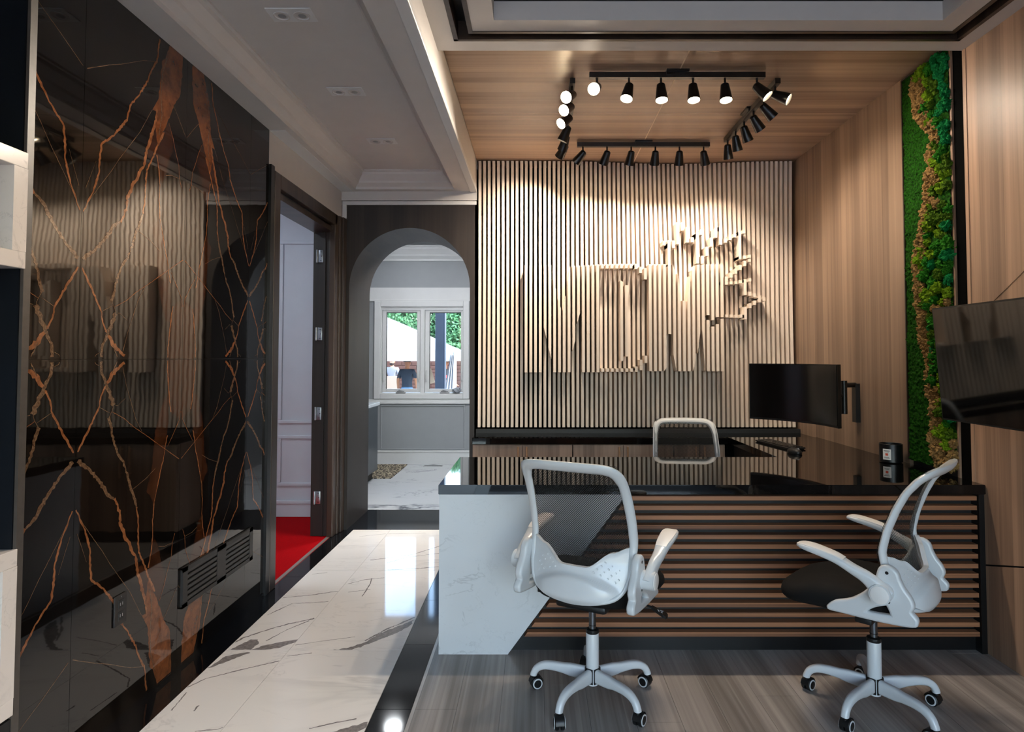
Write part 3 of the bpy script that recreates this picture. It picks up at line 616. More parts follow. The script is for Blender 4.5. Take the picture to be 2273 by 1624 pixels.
# window with two casements
w2 = MB()
for a, b, c_, d_ in ((-2.174, -2.09, .865, 2.179), (-.98, -.90, .865, 2.179), (-2.09, -.98, 2.10, 2.179), (-2.09, -.98, .865, .935)): w2.box(a, b, YK - .03, YK + .01, c_, d_, bev=.008)
for a, b, c_, d_ in ((-2.11, -2.075, .9, 2.12), (-.975, -.94, .9, 2.12), (-2.075, -.975, 2.06, 2.12), (-2.075, -.975, .9, .945), (-1.555, -1.50, .945, 2.06)): w2.box(a, b, YK + .0, YK + .11, c_, d_)
w2 = struct('window_2', w2, 'trim_white', 'white casement window over the kitchen wainscot')
for (g0, g1), (s0, s1), hx in (((-2.021, -1.608), (-2.072, -1.558), None), ((-1.438, -1.015), (-1.497, -.978), None)):
    mb = MB()
    for a, b, c_, d_ in ((s0, g0, .95, 2.055), (g1, s1, .95, 2.055), (g0, g1, 2.027, 2.055), (g0, g1, .95, .997)): mb.box(a, b, YK + .025, YK + .075, c_, d_, bev=.004)
    sash = ob('sash', mb, 'trim_white', w2)
    ob('pane', MB().box(g0, g1, YK + .045, YK + .051, .997, 2.027), 'glass', sash)
    ob('gasket', MB().box(g0 - .001, g0 + .008, YK + .03, YK + .045, .997, 2.027).box(g0, g1, YK + .03, YK + .045, 2.019, 2.028), 'black_matte', sash)
    for hxx in (s0 + .02, s1 - .02):
        pts = cr([(hxx, YK + .02, 1.10), (hxx, YK - .005, 1.12), (hxx, YK - .012, 1.17), (hxx, YK - .005, 1.22), (hxx, YK + .02, 1.24)], 12)
        ob('sash_handle', MB().sweep(pts, lambda i: ell(.009, .006, 8), lambda i: (1, 0, 0)), 'trim_white', sash)
    xm = (g0 + g1) / 2
    ob('window_crank', MB().box(xm - .065, xm + .065, YK - .03, YK + .02, .935, .955, bev=.008).box(xm - .05, xm + .05, YK - .03, YK + .0, .955, .975, bev=.009).cyl((xm + .03, YK - .02, .97), (xm - .02, YK - .045, .985), .008, n=8), 'grey_plastic', sash)
t = thing('round_ceiling_lamp', 'round white ceiling lamp in the kitchen beyond the arch', 'ceiling lamp', (-1.7, 7.6, 2.97))
ob('frame', MB().lathe([(.12, .03), (.12, .004), (.1, 0)]), 'trim_white', t); ob('diffuser', MB().lathe([(.098, .004), (.096, -.004), (.01, -.006)]), 'kitchen_light', t)
t = thing('ceiling_panel_lamp', 'flat white ceiling lamp just inside the kitchen arch', 'ceiling lamp', (-.6, 6.25, 2.97))
ob('frame', MB().box(-.34, .34, -.24, .24, .01, .03), 'trim_white', t); ob('diffuser', MB().box(-.31, .31, -.21, .21, 0, .012), 'kitchen_light2', t)  # hidden by the arch, added to brighten the kitchen wall and floor
for k, x in enumerate((.1, 1.6)):
    t = thing('ceiling_panel_lamp', ['flat white office ceiling lamp by the shop window, corridor side', 'flat white office ceiling lamp by the shop window, wood wall side'][k], 'ceiling lamp', (x, -.6, 3.12))
    ob('frame', MB().box(-.32, .32, -.62, .62, .015, .04), 'trim_white', t); ob('diffuser', MB().box(-.3, .3, -.6, .6, 0, .018), 'office_light', t)  # both out of view, added to raise the ambient light
struct('ground_street', MB().box(-40, 40, -60, -2.62, -.25, -.05), 'street')  # unseen pavement, added to bounce daylight onto the ceilings

# ================================================================== SLAT FEATURE WALL with letters M D M and a leaf outline
SP, S0, NS = .0388, -.470, 68; SWD = .0225; RAISE = .115; YR = 5.10
def sx(i): return S0 + i * SP
def wave(x, z):      # depth of the slat front behind Y = 5.17
    u = (x + .49) / 2.64; v = (z - .83) / 2.2
    return 5.185 + .085 * math.exp(-((u - .62) / .22) ** 2) * sstep(.55, 1.0, v) + .028 * math.sin(math.pi * 2 * (u * 1.1 + .15)) * math.sin(math.pi * v) + .045 * math.exp(-((u - .52) / .1) ** 2) * (1 - abs(2 * v - .9)) * .6
Z1 = lambda x, y: ony(1140 + x * .18476, 560 + y * .18476, YR)
Z2 = lambda x, y: ony(1400 + x * .23392, 480 + y * .23392, YR)
def poly(f, pts): return [(f(*p).x, f(*p).z) for p in pts]
solids = [poly(Z1, [(120, 155), (455, 155), (475, 320), (505, 430), (535, 570), (575, 700), (590, 690), (622, 530), (645, 350), (680, 170), (1030, 150), (1030, 1437), (805, 1437), (805, 720), (790, 740), (755, 880), (738, 1070), (700, 1205), (690, 1437), (470, 1440), (465, 1300), (448, 1270), (420, 1150), (392, 1020), (362, 900), (340, 1000), (340, 1440), (120, 1440)]),
          poly(Z1, [(1262, 340), (1305, 352), (1318, 385), (1362, 405), (1362, 1245), (1315, 1268), (1312, 1300), (1262, 1315)]),
          poly(Z2, [(140, 460), (405, 460), (415, 558), (440, 545), (462, 790), (500, 815), (545, 800), (552, 545), (600, 465), (870, 455), (870, 1468), (685, 1468), (680, 1000), (672, 1070), (650, 1070), (628, 1300), (605, 1300), (600, 1468), (420, 1468), (418, 1320), (390, 1315), (380, 1120), (345, 1115), (335, 1020), (332, 1468), (140, 1468)])]
gaps = [poly(Z2, [(690, 935), (725, 940), (770, 990), (790, 985), (830, 935), (870, 930), (870, 960), (825, 1010), (790, 1052), (760, 1045), (735, 985), (690, 985)])]
lines = [(Z2, 34, [(395, 460), (360, 330), (325, 250)]), (Z2, 30, [(325, 265), (375, 290), (415, 250), (440, 190), (478, 75), (505, 120), (540, 200), (575, 235), (655, 165)]), (Z2, 24, [(640, 170), (648, 440)]),
         (Z2, 34, [(660, 440), (700, 370), (765, 240), (820, 130), (862, 110)]), (Z2, 24, [(850, 110), (858, 260)]), (Z2, 26, [(872, 245), (960, 195), (1100, 135)]), (Z2, 24, [(1040, 160), (1045, 400)]),
         (Z2, 26, [(1040, 395), (1140, 380)]), (Z2, 26, [(1110, 420), (1030, 490), (880, 615)]), (Z2, 26, [(870, 640), (1000, 630), (1150, 600)]), (Z2, 24, [(1092, 615), (1098, 735)]), (Z2, 28, [(1100, 725), (1180, 755), (1245, 780)]),
         (Z2, 28, [(1240, 785), (1180, 815), (1100, 865)]), (Z2, 24, [(1090, 870), (1095, 965)]), (Z2, 28, [(870, 945), (1080, 950)]),
         (Z1, 52, [(1035, 175), (1480, 170)]), (Z1, 50, [(1470, 175), (1530, 230)]), (Z1, 60, [(1530, 225), (1580, 300)]), (Z1, 60, [(1530, 1330), (1595, 1270)]), (Z1, 46, [(1475, 1395), (1540, 1385)]), (Z1, 40, [(1035, 1412), (1480, 1412)])]
def scan(pl, x):
    zs_ = []
    for (xa, za), (xb, zb) in zip(pl, pl[1:] + pl[:1]):
        if (xa - x) * (xb - x) < 0: zs_.append(za + (zb - za) * (x - xa) / (xb - xa))
    zs_.sort(); return list(zip(zs_[::2], zs_[1::2]))
def sub(iv, gp):
    for g0, g1 in gp:
        o = []
        for a, b in iv:
            if g1 <= a or g0 >= b: o.append((a, b)); continue
            if g0 - a > .01: o.append((a, g0))
            if b - g1 > .01: o.append((g1, b))
        iv = o
    return iv
sw = thing('slat_feature_wall', 'cream vertical slat wall with raised M D M lettering and maple leaf outline', 'wall panel', (0, 5.3, .8))
zb0, zt0 = .845, 3.062; off = Vector((0, 5.3, .8))
ob('backing_board', MB().box(-.495, 2.165, 5.40, 5.435, .8, 3.068), 'void_black', sw, loc=-off)
for i in range(NS):
    xc = sx(i); xl, xr = xc - SWD / 2, xc + SWD / 2; mb = MB(); NSG = 20; rings = []
    for k in range(NSG + 1):
        z = zb0 + (zt0 - zb0) * k / NSG; yf = wave(xc, z)
        rings.append([(xl, yf, z), (xr, yf, z), (xr, 5.401, z), (xl, 5.401, z)])
    mb.loft(rings, True, True, 0, False)
    def block(zl0, zl1, zr0, zr1):
        yf = wave(xc, (zl0 + zl1) / 2); ya = yf - RAISE; yb_ = yf + .02
        vs = []
        for y in (ya, yb_): vs += [(xl, y, zl0), (xr, y, zr0), (xr, y, zr1), (xl, y, zl1)]
        mb.add(vs, [(0, 1, 2, 3), (7, 6, 5, 4), (0, 4, 5, 1), (1, 5, 6, 2), (2, 6, 7, 3), (3, 7, 4, 0)])
    done = []
    for pl in solids:
        a, b, m_ = scan(pl, xl), scan(pl, xr), scan(pl, xc)
        gpm = [g for gp in gaps for g in scan(gp, xc)]
        if len(a) == len(b) == len(m_) and not gpm:
            for (p, q), (r, s_) in zip(a, b): block(p, q, r, s_); done.append((min(p, r), max(q, s_)))
        else:
            for p, q in sub(m_, gpm): block(p, q, p, q); done.append((p, q))
    for f, th, pts in lines:
        P = [(f(*p).x, f(*p).z) for p in pts]; h = th * (.23392 if f is Z2 else .18476) * YR / F / 2
        lo_, hi_ = [], []
        for (xa, za), (xb, zb) in zip(P, P[1:]):
            if abs(xb - xa) < SP * .9:
                if abs((xa + xb) / 2 - xc) <= SP / 2: lo_.append(min(za, zb)); hi_.append(max(za, zb))
                continue
            u0, u1 = sorted((xa, xb))
            if u1 < xl - .004 or u0 > xr + .004: continue
            for x in (max(xl, u0 if u0 < xr else xl), min(xr, u1 if u1 > xl else xr)):
                z = za + (zb - za) * (x - xa) / (xb - xa); lo_.append(z); hi_.append(z)
        if lo_: block(min(lo_) - h, max(hi_) + h, min(lo_) - h, max(hi_) + h)
    ob('slat', mb, 'slat_cream', sw, loc=-off)
# ================================================================== BACK CREDENZA
cY0, cY1, TZ = 4.86, 5.2, .80
for k, (xa, xb) in enumerate(((-.492, .28), (.285, 1.06), (1.065, 1.46))):
    full = k < 2; nm = ['beside the arch', 'in the middle of the row', 'beside the desk wing'][k]
    t = thing('base_cabinet', 'low oak cabinet under the slat wall, ' + nm, 'cabinet', ((xa + xb) / 2, cY0, 0)); hw_ = (xb - xa) / 2
    ob('body', MB().box(-hw_, hw_, .02, cY1 - cY0 + .1, .08, .748), 'cab_wood', t); ob('plinth', MB().box(-hw_, hw_, .05, .3, 0, .08), 'black_matte', t)
    doors = ((-hw_ + .003, -.003, 1), (.003, hw_ - .003, -1)) if full else ((-hw_ + .003, -.003, 1), (.003, hw_ - .003, -1))
    for a, b, sgn in doors:
        dr = ob('door', MB().box(a, b, 0, .02, .085, .745, bev=.0015), 'cab_wood', t)
        hx = (b - .03) if sgn > 0 else (a + .03)
        ob('handle', MB().cyl((hx, -.025, .50), (hx, -.025, .735), .0065, n=10).cyl((hx, -.025, .53), (hx, .002, .53), .004, n=8).cyl((hx, -.025, .71), (hx, .002, .71), .004, n=8), 'brass', dr)
ct = thing('back_counter', 'black polished stone counter ledge below the cream slats', 'counter', (.5, 5.0, .75))
ob('slab', MB().box(-.494 - .5, 2.166 - .5, 4.85 - 5, 5.33 - 5, 0, .05, bev=.003), 'granite', ct)
ob('upstand', MB().box(-.494 - .5, 2.166 - .5, .175 - .02, .20, .05, .082), 'black_matte', ct)
# ================================================================== RECEPTION DESK
DY0, DY1, DX0 = 3.047, 3.89, -.467
dk = thing('reception_desk', 'reception desk with black stone top, horizontal wood slats and white quartz end', 'desk', (.85, 3.4, 0))
D = lambda mb: mb
dl = -Vector((.85, 3.4, 0))
def part(name, mb, mat, parent=dk, loc=dl): return ob(name, mb, mat, parent, loc=loc)
# worktop: one L/U shaped slab
TT, TB = .806, .760
top = [(DX0 - .004, DY0 - .004), (2.166, DY0 - .004), (2.166, 4.845), (1.475, 4.845), (1.475, 4.05), (1.50, 3.95), (1.56, DY1 + .0), (1.49, DY1)]
top = [(DX0 - .004, DY0 - .006), (2.166, DY0 - .006), (2.166, 4.845), (1.478, 4.845), (1.488, DY1), (DX0 - .004, DY1)]
bm = bmesh.new(); vv = [bm.verts.new((x, y, TB)) for x, y in top]; f_ = bm.faces.new(vv); r = bmesh.ops.extrude_face_region(bm, geom=[f_])
for v in [g for g in r['geom'] if isinstance(g, bmesh.types.BMVert)]: v.co.z = TT
bmesh.ops.bevel(bm, geom=[e for e in bm.edges if abs(e.verts[0].co.z - e.verts[1].co.z) < 1e-6], offset=.002, segments=2, affect='EDGES')
part('worktop', MB().bm(bm), 'granite')
pts = [(DX0, DY0, .0), (-.136, DY0, 0), (.435, DY0, .759), (DX0, DY0, .759)]
part('quartz_panel', MB().prism(pts, (0, .045, 0)), 'quartz'); part('quartz_end', MB().box(DX0, DX0 + .04, DY0 + .045, DY1 - .02, 0, .759), 'quartz')
part('backing_panel', MB().box(-.42, 2.162, DY0 + .058, DY0 + .085, 0, .759), 'black_matte')
part('kick_panel', MB().box(-.3, 2.15, DY0 + .048, DY0 + .06, .0, .10), 'black_metal')
part('end_frame', MB().box(2.138, 2.164, DY0 + .002, DY0 + .058, 0, .759), 'black_metal')
zs0 = .7385
for k in range(15):
    zc_ = zs0 - k * .0464; z0_, z1_ = zc_ - .0105, zc_ + .0105
    xs = lambda z: -.136 + .571 * (z / .759) + .02
    mb = MB().prism([(xs(z0_), DY0 + .012, z0_), (2.135, DY0 + .012, z0_), (2.135, DY0 + .012, z1_), (xs(z1_), DY0 + .012, z1_)], (0, .046, 0))
    part('front_slat', mb, 'slat_front')
part('modesty_panel', MB().box(DX0 + .05, 1.5, DY1 - .06, DY1 - .04, .3, .759), 'cab_wood'); part('wing_panel', MB().box(1.52, 1.54, DY1, 4.84, 0, .759), 'black_matte')
# ================================================================== TRACK LIGHTS
def head_rings(j, d, n=26):
    u = d.orthogonal().normalized(); w = d.cross(u)
    return [[j + d * h + (u * math.cos(2 * math.pi * i / n) + w * math.sin(2 * math.pi * i / n)) * r for i in range(n)] for h, r in ((-.02, .002), (-.02, .014), (-.012, .024), (.088, .037), (.088, .0345), (.072, .0325))]
def track(label, centre, along, heads, power):
    t = thing('track_light', label, 'ceiling lamp', centre); a = Vector(along).normalized(); s = Vector((a.y, -a.x, 0)); up = Vector((0, 0, 1)); L = 1.012
    ob('rail', MB().obox((0, 0, -.026), a, s, up, L, .032, .032), 'black_metal', t)
    ob('canopy', MB().obox((0, 0, -.006), a, s, up, .13, .07, .012).obox((0, 0, -.018), a, s, up, .128, .045, .02), 'black_metal', t)
    for k, d in enumerate(heads):
        p = a * (L * (-.5 + .0442 + .1823 * k)); d = Vector(d).normalized(); j = p + Vector((0, 0, -.092))
        hd = ob('spotlight', MB().cyl(p + Vector((0, 0, -.04)), j, .0065, n=10).loft(head_rings(j, d), True, False), 'black_metal', t)
        e = j + d * .0735
        ob('lens', MB().cyl(e - d * .002, e + d * .001, .0325, n=26), 'lens', hd)
        l = bpy.data.lights.new('spotlight_bulb', 'SPOT'); l.energy = SPOTW * power; l.color = (1, .86, .70); l.spot_size = math.radians(86); l.spot_blend = 1.0; l.shadow_soft_size = .025
        lo = bpy.data.objects.new('spotlight_bulb', l); COL.objects.link(lo); lo.parent = hd; lo.location = e + d * .019; lo.rotation_euler = d.to_track_quat('-Z', 'Y').to_euler()
SPOTW = 20.5
track('black six lamp ceiling track beside the white soffit, parallel to the slat wall', (.8125, 3.56, ZW), (1, 0, 0), [(-.3, -.82, -.5), (-.22, -.3, -.92), (0, -.2, -.98), (0, -.2, -.98), (0, -.2, -.98), (.6, -.28, -.75)], .75)
track('black six lamp ceiling track close above the slat wall', (.819, 4.734, ZW), (1, 0, 0), [(-.62, .45, -.7), (-.3, .5, -.85), (-.15, .5, -.88), (0, .5, -.88), (.05, .5, -.88), (.28, .5, -.85)], 1.15)
track('black six lamp ceiling track on the moss wall side', (1.42, 4.13, ZW), (0, 1, 0), [(.75, -.42, -.5), (.70, .12, -.7), (.60, .28, -.75), (.4, .3, -.86), (.25, .32, -.9), (.15, .32, -.92)], .5)
track('black six lamp ceiling track on the arch side', (.214, 4.13, ZW), (0, 1, 0), [(-.45, -.74, -.48), (-.5, -.68, -.5), (-.62, -.5, -.58), (-.4, .2, -.88), (-.3, .5, -.8), (-.45, .62, -.64)], 1.5)
# ================================================================== OFFICE CHAIRS
YBT = [(.44, -.14), (.50, -.137), (.56, -.122), (.62, -.104), (.70, -.093), (.78, -.112), (.86, -.142), (.92, -.172), (.965, -.205), (1.0, -.24), (1.02, -.26)]
def yb(x, z):
    bul = interp(z, [(.46, .062), (.6, .066), (.75, .05), (.9, .035), (1.0, .03)])
    return interp(z, YBT) - bul * (1 - min(1, (x / .225) ** 2))
OUT = [(-.13, .478), (-.185, .51), (-.209, .57), (-.217, .65), (-.217, .74), (-.214, .83), (-.209, .91), (-.203, .95), (-.186, .983), (-.15, .996), (-.08, .999), (0, 1.0)]
OUT = OUT + [(-x, z) for x, z in OUT[-2::-1]] + [(0, .463)]
loop2 = cr([(x, z, 0) for x, z in OUT], 110, True)
def hwid(z):
    xs_ = [abs(p.x) for p in loop2 if abs(p.y - z) < .012]; return max(xs_) if xs_ else 0.0
ZH = [(zz / 200, hwid(zz / 200)) for zz in range(92, 201)]
def zlt(x): a = abs(x); return .600 + .058 * sstep(.05, .15, a) + .02 * sstep(.15, .205, a)
CH = {}
def chair_meshes():
    # frame
    P = [Vector((p.x, yb(p.x, p.y), p.y)) for p in loop2]
    nrm = lambda i: (Vector((1, yb(P[i].x + .004, P[i].z) / .008 - yb(P[i].x - .004, P[i].z) / .008, 0))).cross(Vector((0, (yb(P[i].x, P[i].z + .006) - yb(P[i].x, P[i].z - .006)) / .012, 1)))
    wid = lambda z: interp(z, [(.46, .008), (.56, .012), (.7, .018), (.93, .020), (.97, .025), (1.0, .028)])
    CH['backrest_frame'] = MB().sweep(P, lambda i: ell(wid(P[i].z), .0125, 12), nrm, close=True).mesh('backrest_frame', 'white_plastic')
    # mesh
    nu, nv = 40, 44; mb = MB(); z0, z1 = .585, 1.014
    def fn(u, v): z = z0 + (z1 - z0) * v; h = interp(min(z, .985), ZH) + .012; x = (2 * u - 1) * h; return (x, yb(x, z) + .0135, z)
    mb.grid(fn, nu, nv, keep=lambda u, v: (z0 + (z1 - z0) * v) > zlt((2 * u - 1) * .21) - .02)
    me = mb.mesh('backrest_mesh', 'chair_mesh'); uvl = me.uv_layers.new(name='UVMap')
    for lp in me.loops: co = me.vertices[lp.vertex_index].co; uvl.data[lp.index].uv = (co.x, co.z * 1.05)
    CH['backrest_mesh'] = me
    # lumbar shell
    mb = MB(); nu, nv = 48, 22
    def zbm(x): return .463 + .075 * (abs(x) / .21) ** 2.6
    def sh(u, v, o):
        x = (2 * u - 1) * .205; a, b = zbm(x), zlt(x); z = a + (b - a) * v
        za = .572 - .055 * (x / .19) ** 2; b_ = .022 * sstep(za + .004, za - .014, z) * sstep(.21, .12, abs(x)) * sstep(.455, .50, z + .01)
        rim = .006 * sstep(.93, 1.0, v)
        return (x, yb(x, z) - o - (b_ + rim if o > 0 else 0), z)
    for o in (.010, -.002): mb.grid(lambda u, v: sh(u, v, o), nu, nv)
    n1 = nu + 1; tot = n1 * (nv + 1)
    ring = [i for i in range(n1)] + [j * n1 + nu for j in range(1, nv + 1)] + [nv * n1 + i for i in range(nu - 1, -1, -1)] + [j * n1 for j in range(nv - 1, 0, -1)]
    for a, b in zip(ring, ring[1:] + ring[:1]): mb.f.append((a, b, tot + b, tot + a)); mb.mi.append(0); mb.sm.append(True)
    CH['lumbar_panel'] = mb.mesh('lumbar_panel', 'white_plastic')
    mb = MB(); rnd = random.Random(3)
    for k in range(13):
        for m_ in range(4):
            x = -.165 + .33 * k / 12 + (m_ % 2) * .012; zt_, zc_ = zlt(x) - .016, .582 - .055 * (x / .19) ** 2
            z = zc_ + .012 + m_ * .0165
            if z > zt_: continue
            r_ = .0022 + .0022 * rnd.random(); c_ = Vector((x, yb(x, z) - .0102, z)); rings = [[c_ + Vector((r_ * q * math.cos(a), -e, r_ * q * math.sin(a))) for a in [2 * math.pi * w / 10 for w in range(10)]] for q, e in ((1.25, 0), (1.0, .0014), (.8, .0002), (.2, -.0004))]
            mb.loft(rings, True, True, 0)
    CH['dimples'] = mb.mesh('dimple_pattern', 'white_plastic')
    # seat cushion
    mb = MB(); n = 48; rings = []
    for sc_, z in ((.55, .432), (.86, .434), (.955, .442), (.995, .458), (1.0, .478), (.985, .497), (.94, .513), (.85, .522), (.6, .526), (.3, .525), (.02, .524)):
        rg = []
        for i in range(n):
            a = 2 * math.pi * i / n; ca, sa = math.cos(a), math.sin(a); e = 2 / 3.4
            x = .245 * math.copysign(abs(ca) ** e, ca) * sc_; y = .25 * math.copysign(abs(sa) ** e, sa) * sc_ + .075
            x *= 1 + .06 * y / .24
            rg.append((x, y, z - .03 * sstep(.12, .29, y) * (z - .40) / .1 - .018 * sstep(.2, .0, abs(x)) * (z > .5) * .5))
        rings.append(rg)
    CH['seat'] = mb.loft(rings).mesh('seat', 'black_fabric')
    CH['seat_mechanism'] = MB().box(-.11, .11, -.13, .13, .402, .434, bev=.012).box(-.23, .23, -.06, .0, .415, .436, bev=.004).cyl((0, 0, .385), (0, 0, .41), .03).mesh('seat_mechanism', 'black_plastic')
    CH['gas_lift'] = MB().cyl((0, 0, .27), (0, 0, .405), .0145, n=20).cyl((0, 0, .362), (0, 0, .366), .0152, n=20, mi=1).cyl((0, 0, .30), (0, 0, .303), .0152, n=20, mi=1).mesh('gas_lift', ['steel', 'black_plastic'])
    CH['column'] = MB().lathe([(.024, .066), (.027, .072), (.027, .268), (.026, .27)]).lathe([(.021, .26), (.0275, .272), (.026, .284), (.018, .288)], mi=1).lathe([(.012, .056), (.023, .058), (.023, .07)]).mesh('column', ['white_plastic', 'black_plastic'])
    # side bracket (outline read from its profile; y forward, z up)
    def q(pts):
        o = []
        for x, y in pts:
            a, b = (785 - x) * 4.16e-4, 1.032 - 4.208e-4 * y; w = max(0, min(1, (b - .42) / .25))
            o.append((a, b + (1 - w) * (.012 - .2 * a) - w * .028))
        return o
    oc = cr([(*p, 0) for p in q([(1030, 860), (1085, 838), (1140, 875), (1160, 960), (1195, 1060), (1240, 1150), (1262, 1240), (1244, 1320), (1285, 1400), (1288, 1445), (1262, 1468), (1100, 1455), (870, 1412), (700, 1378), (600, 1362), (585, 1345), (650, 1295), (770, 1265), (880, 1185), (955, 1085), (1000, 970)])], 84, True)
    ic = cr([(*p, 0) for p in q([(882, 1352), (950, 1288), (1060, 1242), (1085, 1262), (1117, 1370), (1105, 1402), (960, 1392), (890, 1375)])], 36, True)
    CH['bracket'] = flat_extrude([oc, ic], .032, .009, 'side_bracket', 'white_plastic')
    # armrest (built for x > 0 around x = 0)
    ap = cr([(.0, -.088, .582), (.002, -.065, .605), (.004, -.025, .638), (.008, .025, .662), (.010, .08, .688), (.010, .15, .705), (.008, .205, .7125), (.008, .222, .711)], 34)
    aw = lambda y: interp(y, [(-.12, .03), (-.05, .036), (.04, .05), (.11, .068), (.17, .074), (.205, .064), (.222, .036)])
    ah = lambda y: interp(y, [(-.12, .066), (-.08, .07), (-.03, .05), (.03, .034), (.1, .026), (.18, .02), (.222, .010)])
    CH['armrest'] = MB().sweep(ap, lambda i: rrect(aw(ap[i].y), ah(ap[i].y), min(aw(ap[i].y), ah(ap[i].y)) * .42, 3), lambda i: (0, 0, 1)).cyl((-.024, -.072, .592), (.026, -.072, .592), .036, n=28).mesh('armrest', 'white_plastic')
    pp = [p + Vector((0, 0, ah(p.y) * .5)) for p in ap if p.y > .045]
    CH['arm_pad'] = MB().sweep(pp, lambda i: rrect(aw(pp[i].y) * .86, .006, .0028, 2), lambda i: (0, 0, 1)).mesh('arm_pad', 'arm_white')
    CH['pivot_cap'] = MB().lathe([(.031, .026), (.031, .0285), (.029, .0295), (.004, .0298)], (0, -.072, .592), 'x').mesh('pivot_cap', 'arm_white')
    CH['screw'] = MB().cyl((.016, 0, 0), (.0168, 0, 0), .006, n=14).mesh('screw_hole', 'black_plastic')
    CH['lever'] = MB().cyl((.05, .04, .418), (.245, .04, .405), .0045, n=10).mesh('height_lever', 'black_plastic')
    mb = MB(); rg = [[(.245 + a, .04 + (b - .5) * w_, .404 - a * .42 + e) for b, e in ((0, -.006), (1, -.006), (1, .006), (0, .006))] for a, w_ in ((0, .014), (.02, .022), (.05, .032), (.062, .03))]
    mb.loft(rg, True, True, 0, False)
    for a, b in ((.026, -.003), (.034, .004), (.042, -.005), (.04, .006), (.03, -.008)): mb.obox((.245 + a, .04 + b, .404 - a * .42 + .0065), (1, .6 * b * 200, 0), (-.6 * b * 200, 1, 0), (0, 0, 1), .011, .0018, .001, 1)
    CH['lever_paddle'] = mb.mesh('lever_paddle', ['black_plastic', 'white_plastic'])
    # leg along +X with gasket, and caster
    lp = cr([(.022, 0, .098), (.06, 0, .101), (.12, 0, .106), (.175, 0, .109), (.215, 0, .104), (.243, 0, .088), (.256, 0, .066), (.258, 0, .058)], 30)
    lw = lambda x: interp(x, [(.02, .027), (.12, .029), (.2, .031), (.26, .027)]); lh = lambda x: interp(x, [(.02, .056), (.1, .05), (.125, .04), (.18, .034), (.26, .028)])
    CH['leg'] = MB().sweep(lp, lambda i: rrect(lw(lp[i].x), lh(lp[i].x), .010, 3), lambda i: (0, 0, 1) if lp[i].x < .2 else (1, 0, 1) if lp[i].x < .25 else (1, 0, .2)).box(.0255, .0295, -.0165, .0165, .068, .129, 1, .001).mesh('leg', ['white_plastic', 'black_plastic'])
    mb = MB(); R = .0255
    for s_ in (-1, 1):
        mb.lathe([(.004, s_ * .003), (R - .003, s_ * .003), (R, s_ * .006), (R, s_ * .016), (R - .003, s_ * .019), (R - .006, s_ * .020)], (.0, 0, R), 'y')
        mb.lathe([(R - .004, s_ * .0195), (R - .0045, s_ * .0215), (R - .009, s_ * .0215), (R - .0095, s_ * .0195)], (0, 0, R), 'y', mi=1)
        mb.lathe([(R - .009, s_ * .0195), (R - .0095, s_ * .0222), (.003, s_ * .0228)], (0, 0, R), 'y')
    hood = [[(math.cos(a) * (R + .004), y_, R + math.sin(a) * (R + .004)) for a in [math.radians(5 + 17 * k) for k in range(11)]] for y_ in (-.0165, .0165)]
    mb.loft(hood, False, False, 0).cyl((.012, 0, R + .022), (.012, 0, .066), .0085, n=12)
    CH['caster'] = mb.mesh('caster', ['black_plastic', 'white_plastic'])
chair_meshes()
def chair(label, loc, rz, ang0, cyaw, group='white mesh office chairs', dz=0.0):
    t = thing('office_chair', label, 'chair', loc, rz, group)
    for n_ in ('column', 'gas_lift', 'seat_mechanism', 'seat', 'backrest_frame', 'backrest_mesh'): link(n_, CH[n_], t, (0, 0, 0 if n_ in ('column', 'gas_lift') else dz))
    lp = link('lumbar_panel', CH['lumbar_panel'], t, (0, 0, dz)); dm = link('dimple_pattern', CH['dimples'], lp); dm['kind'] = 'stuff'
    for s_ in (-1, 1):
        br = link('side_bracket', CH['bracket'], t, (s_ * .243, 0, dz))
        for y_, z_ in ((-.122, .634), (-.126, .53)): link('screw_hole', CH['screw'], br, (0, y_, z_), (0, 0, 0 if s_ > 0 else math.pi))
        ar_ = link('armrest', CH['armrest'], t, (s_ * .283, -.038, -.028 + dz)); ar_.scale = (s_, 1, 1)
        link('arm_pad', CH['arm_pad'], ar_); link('pivot_cap', CH['pivot_cap'], ar_)
    lv = link('height_lever', CH['lever'], t, (0, 0, dz)); link('lever_paddle', CH['lever_paddle'], lv)
    for k in range(5):
        a = math.radians(ang0 + 72 * k) - rz; lg = link('leg', CH['leg'], t, (0, 0, 0), (0, 0, a))
        yw_ = math.radians(cyaw[k]) - rz - a; link('caster', CH['caster'], lg, Vector((.258, 0, 0)) - Matrix.Rotation(yw_, 3, 'Z') @ Vector((.012, 0, 0)), (0, 0, yw_))
    return t
chair('white office chair seen from behind, before the white quartz end of the desk', (.236, 2.665, 0), math.radians(-28), 163, [200, 95, 235, 320, 60])
chair('white office chair turned sideways beside the wood right wall, before the desk slats', (1.372, 2.585, 0), math.radians(46), 147, [215, 220, 300, 300, 120])
chair('white framed office chair behind the desk, facing the counter', (1.055, 4.36, 0), math.radians(174), 20, [10, 60, 120, 200, 300], dz=-.045)
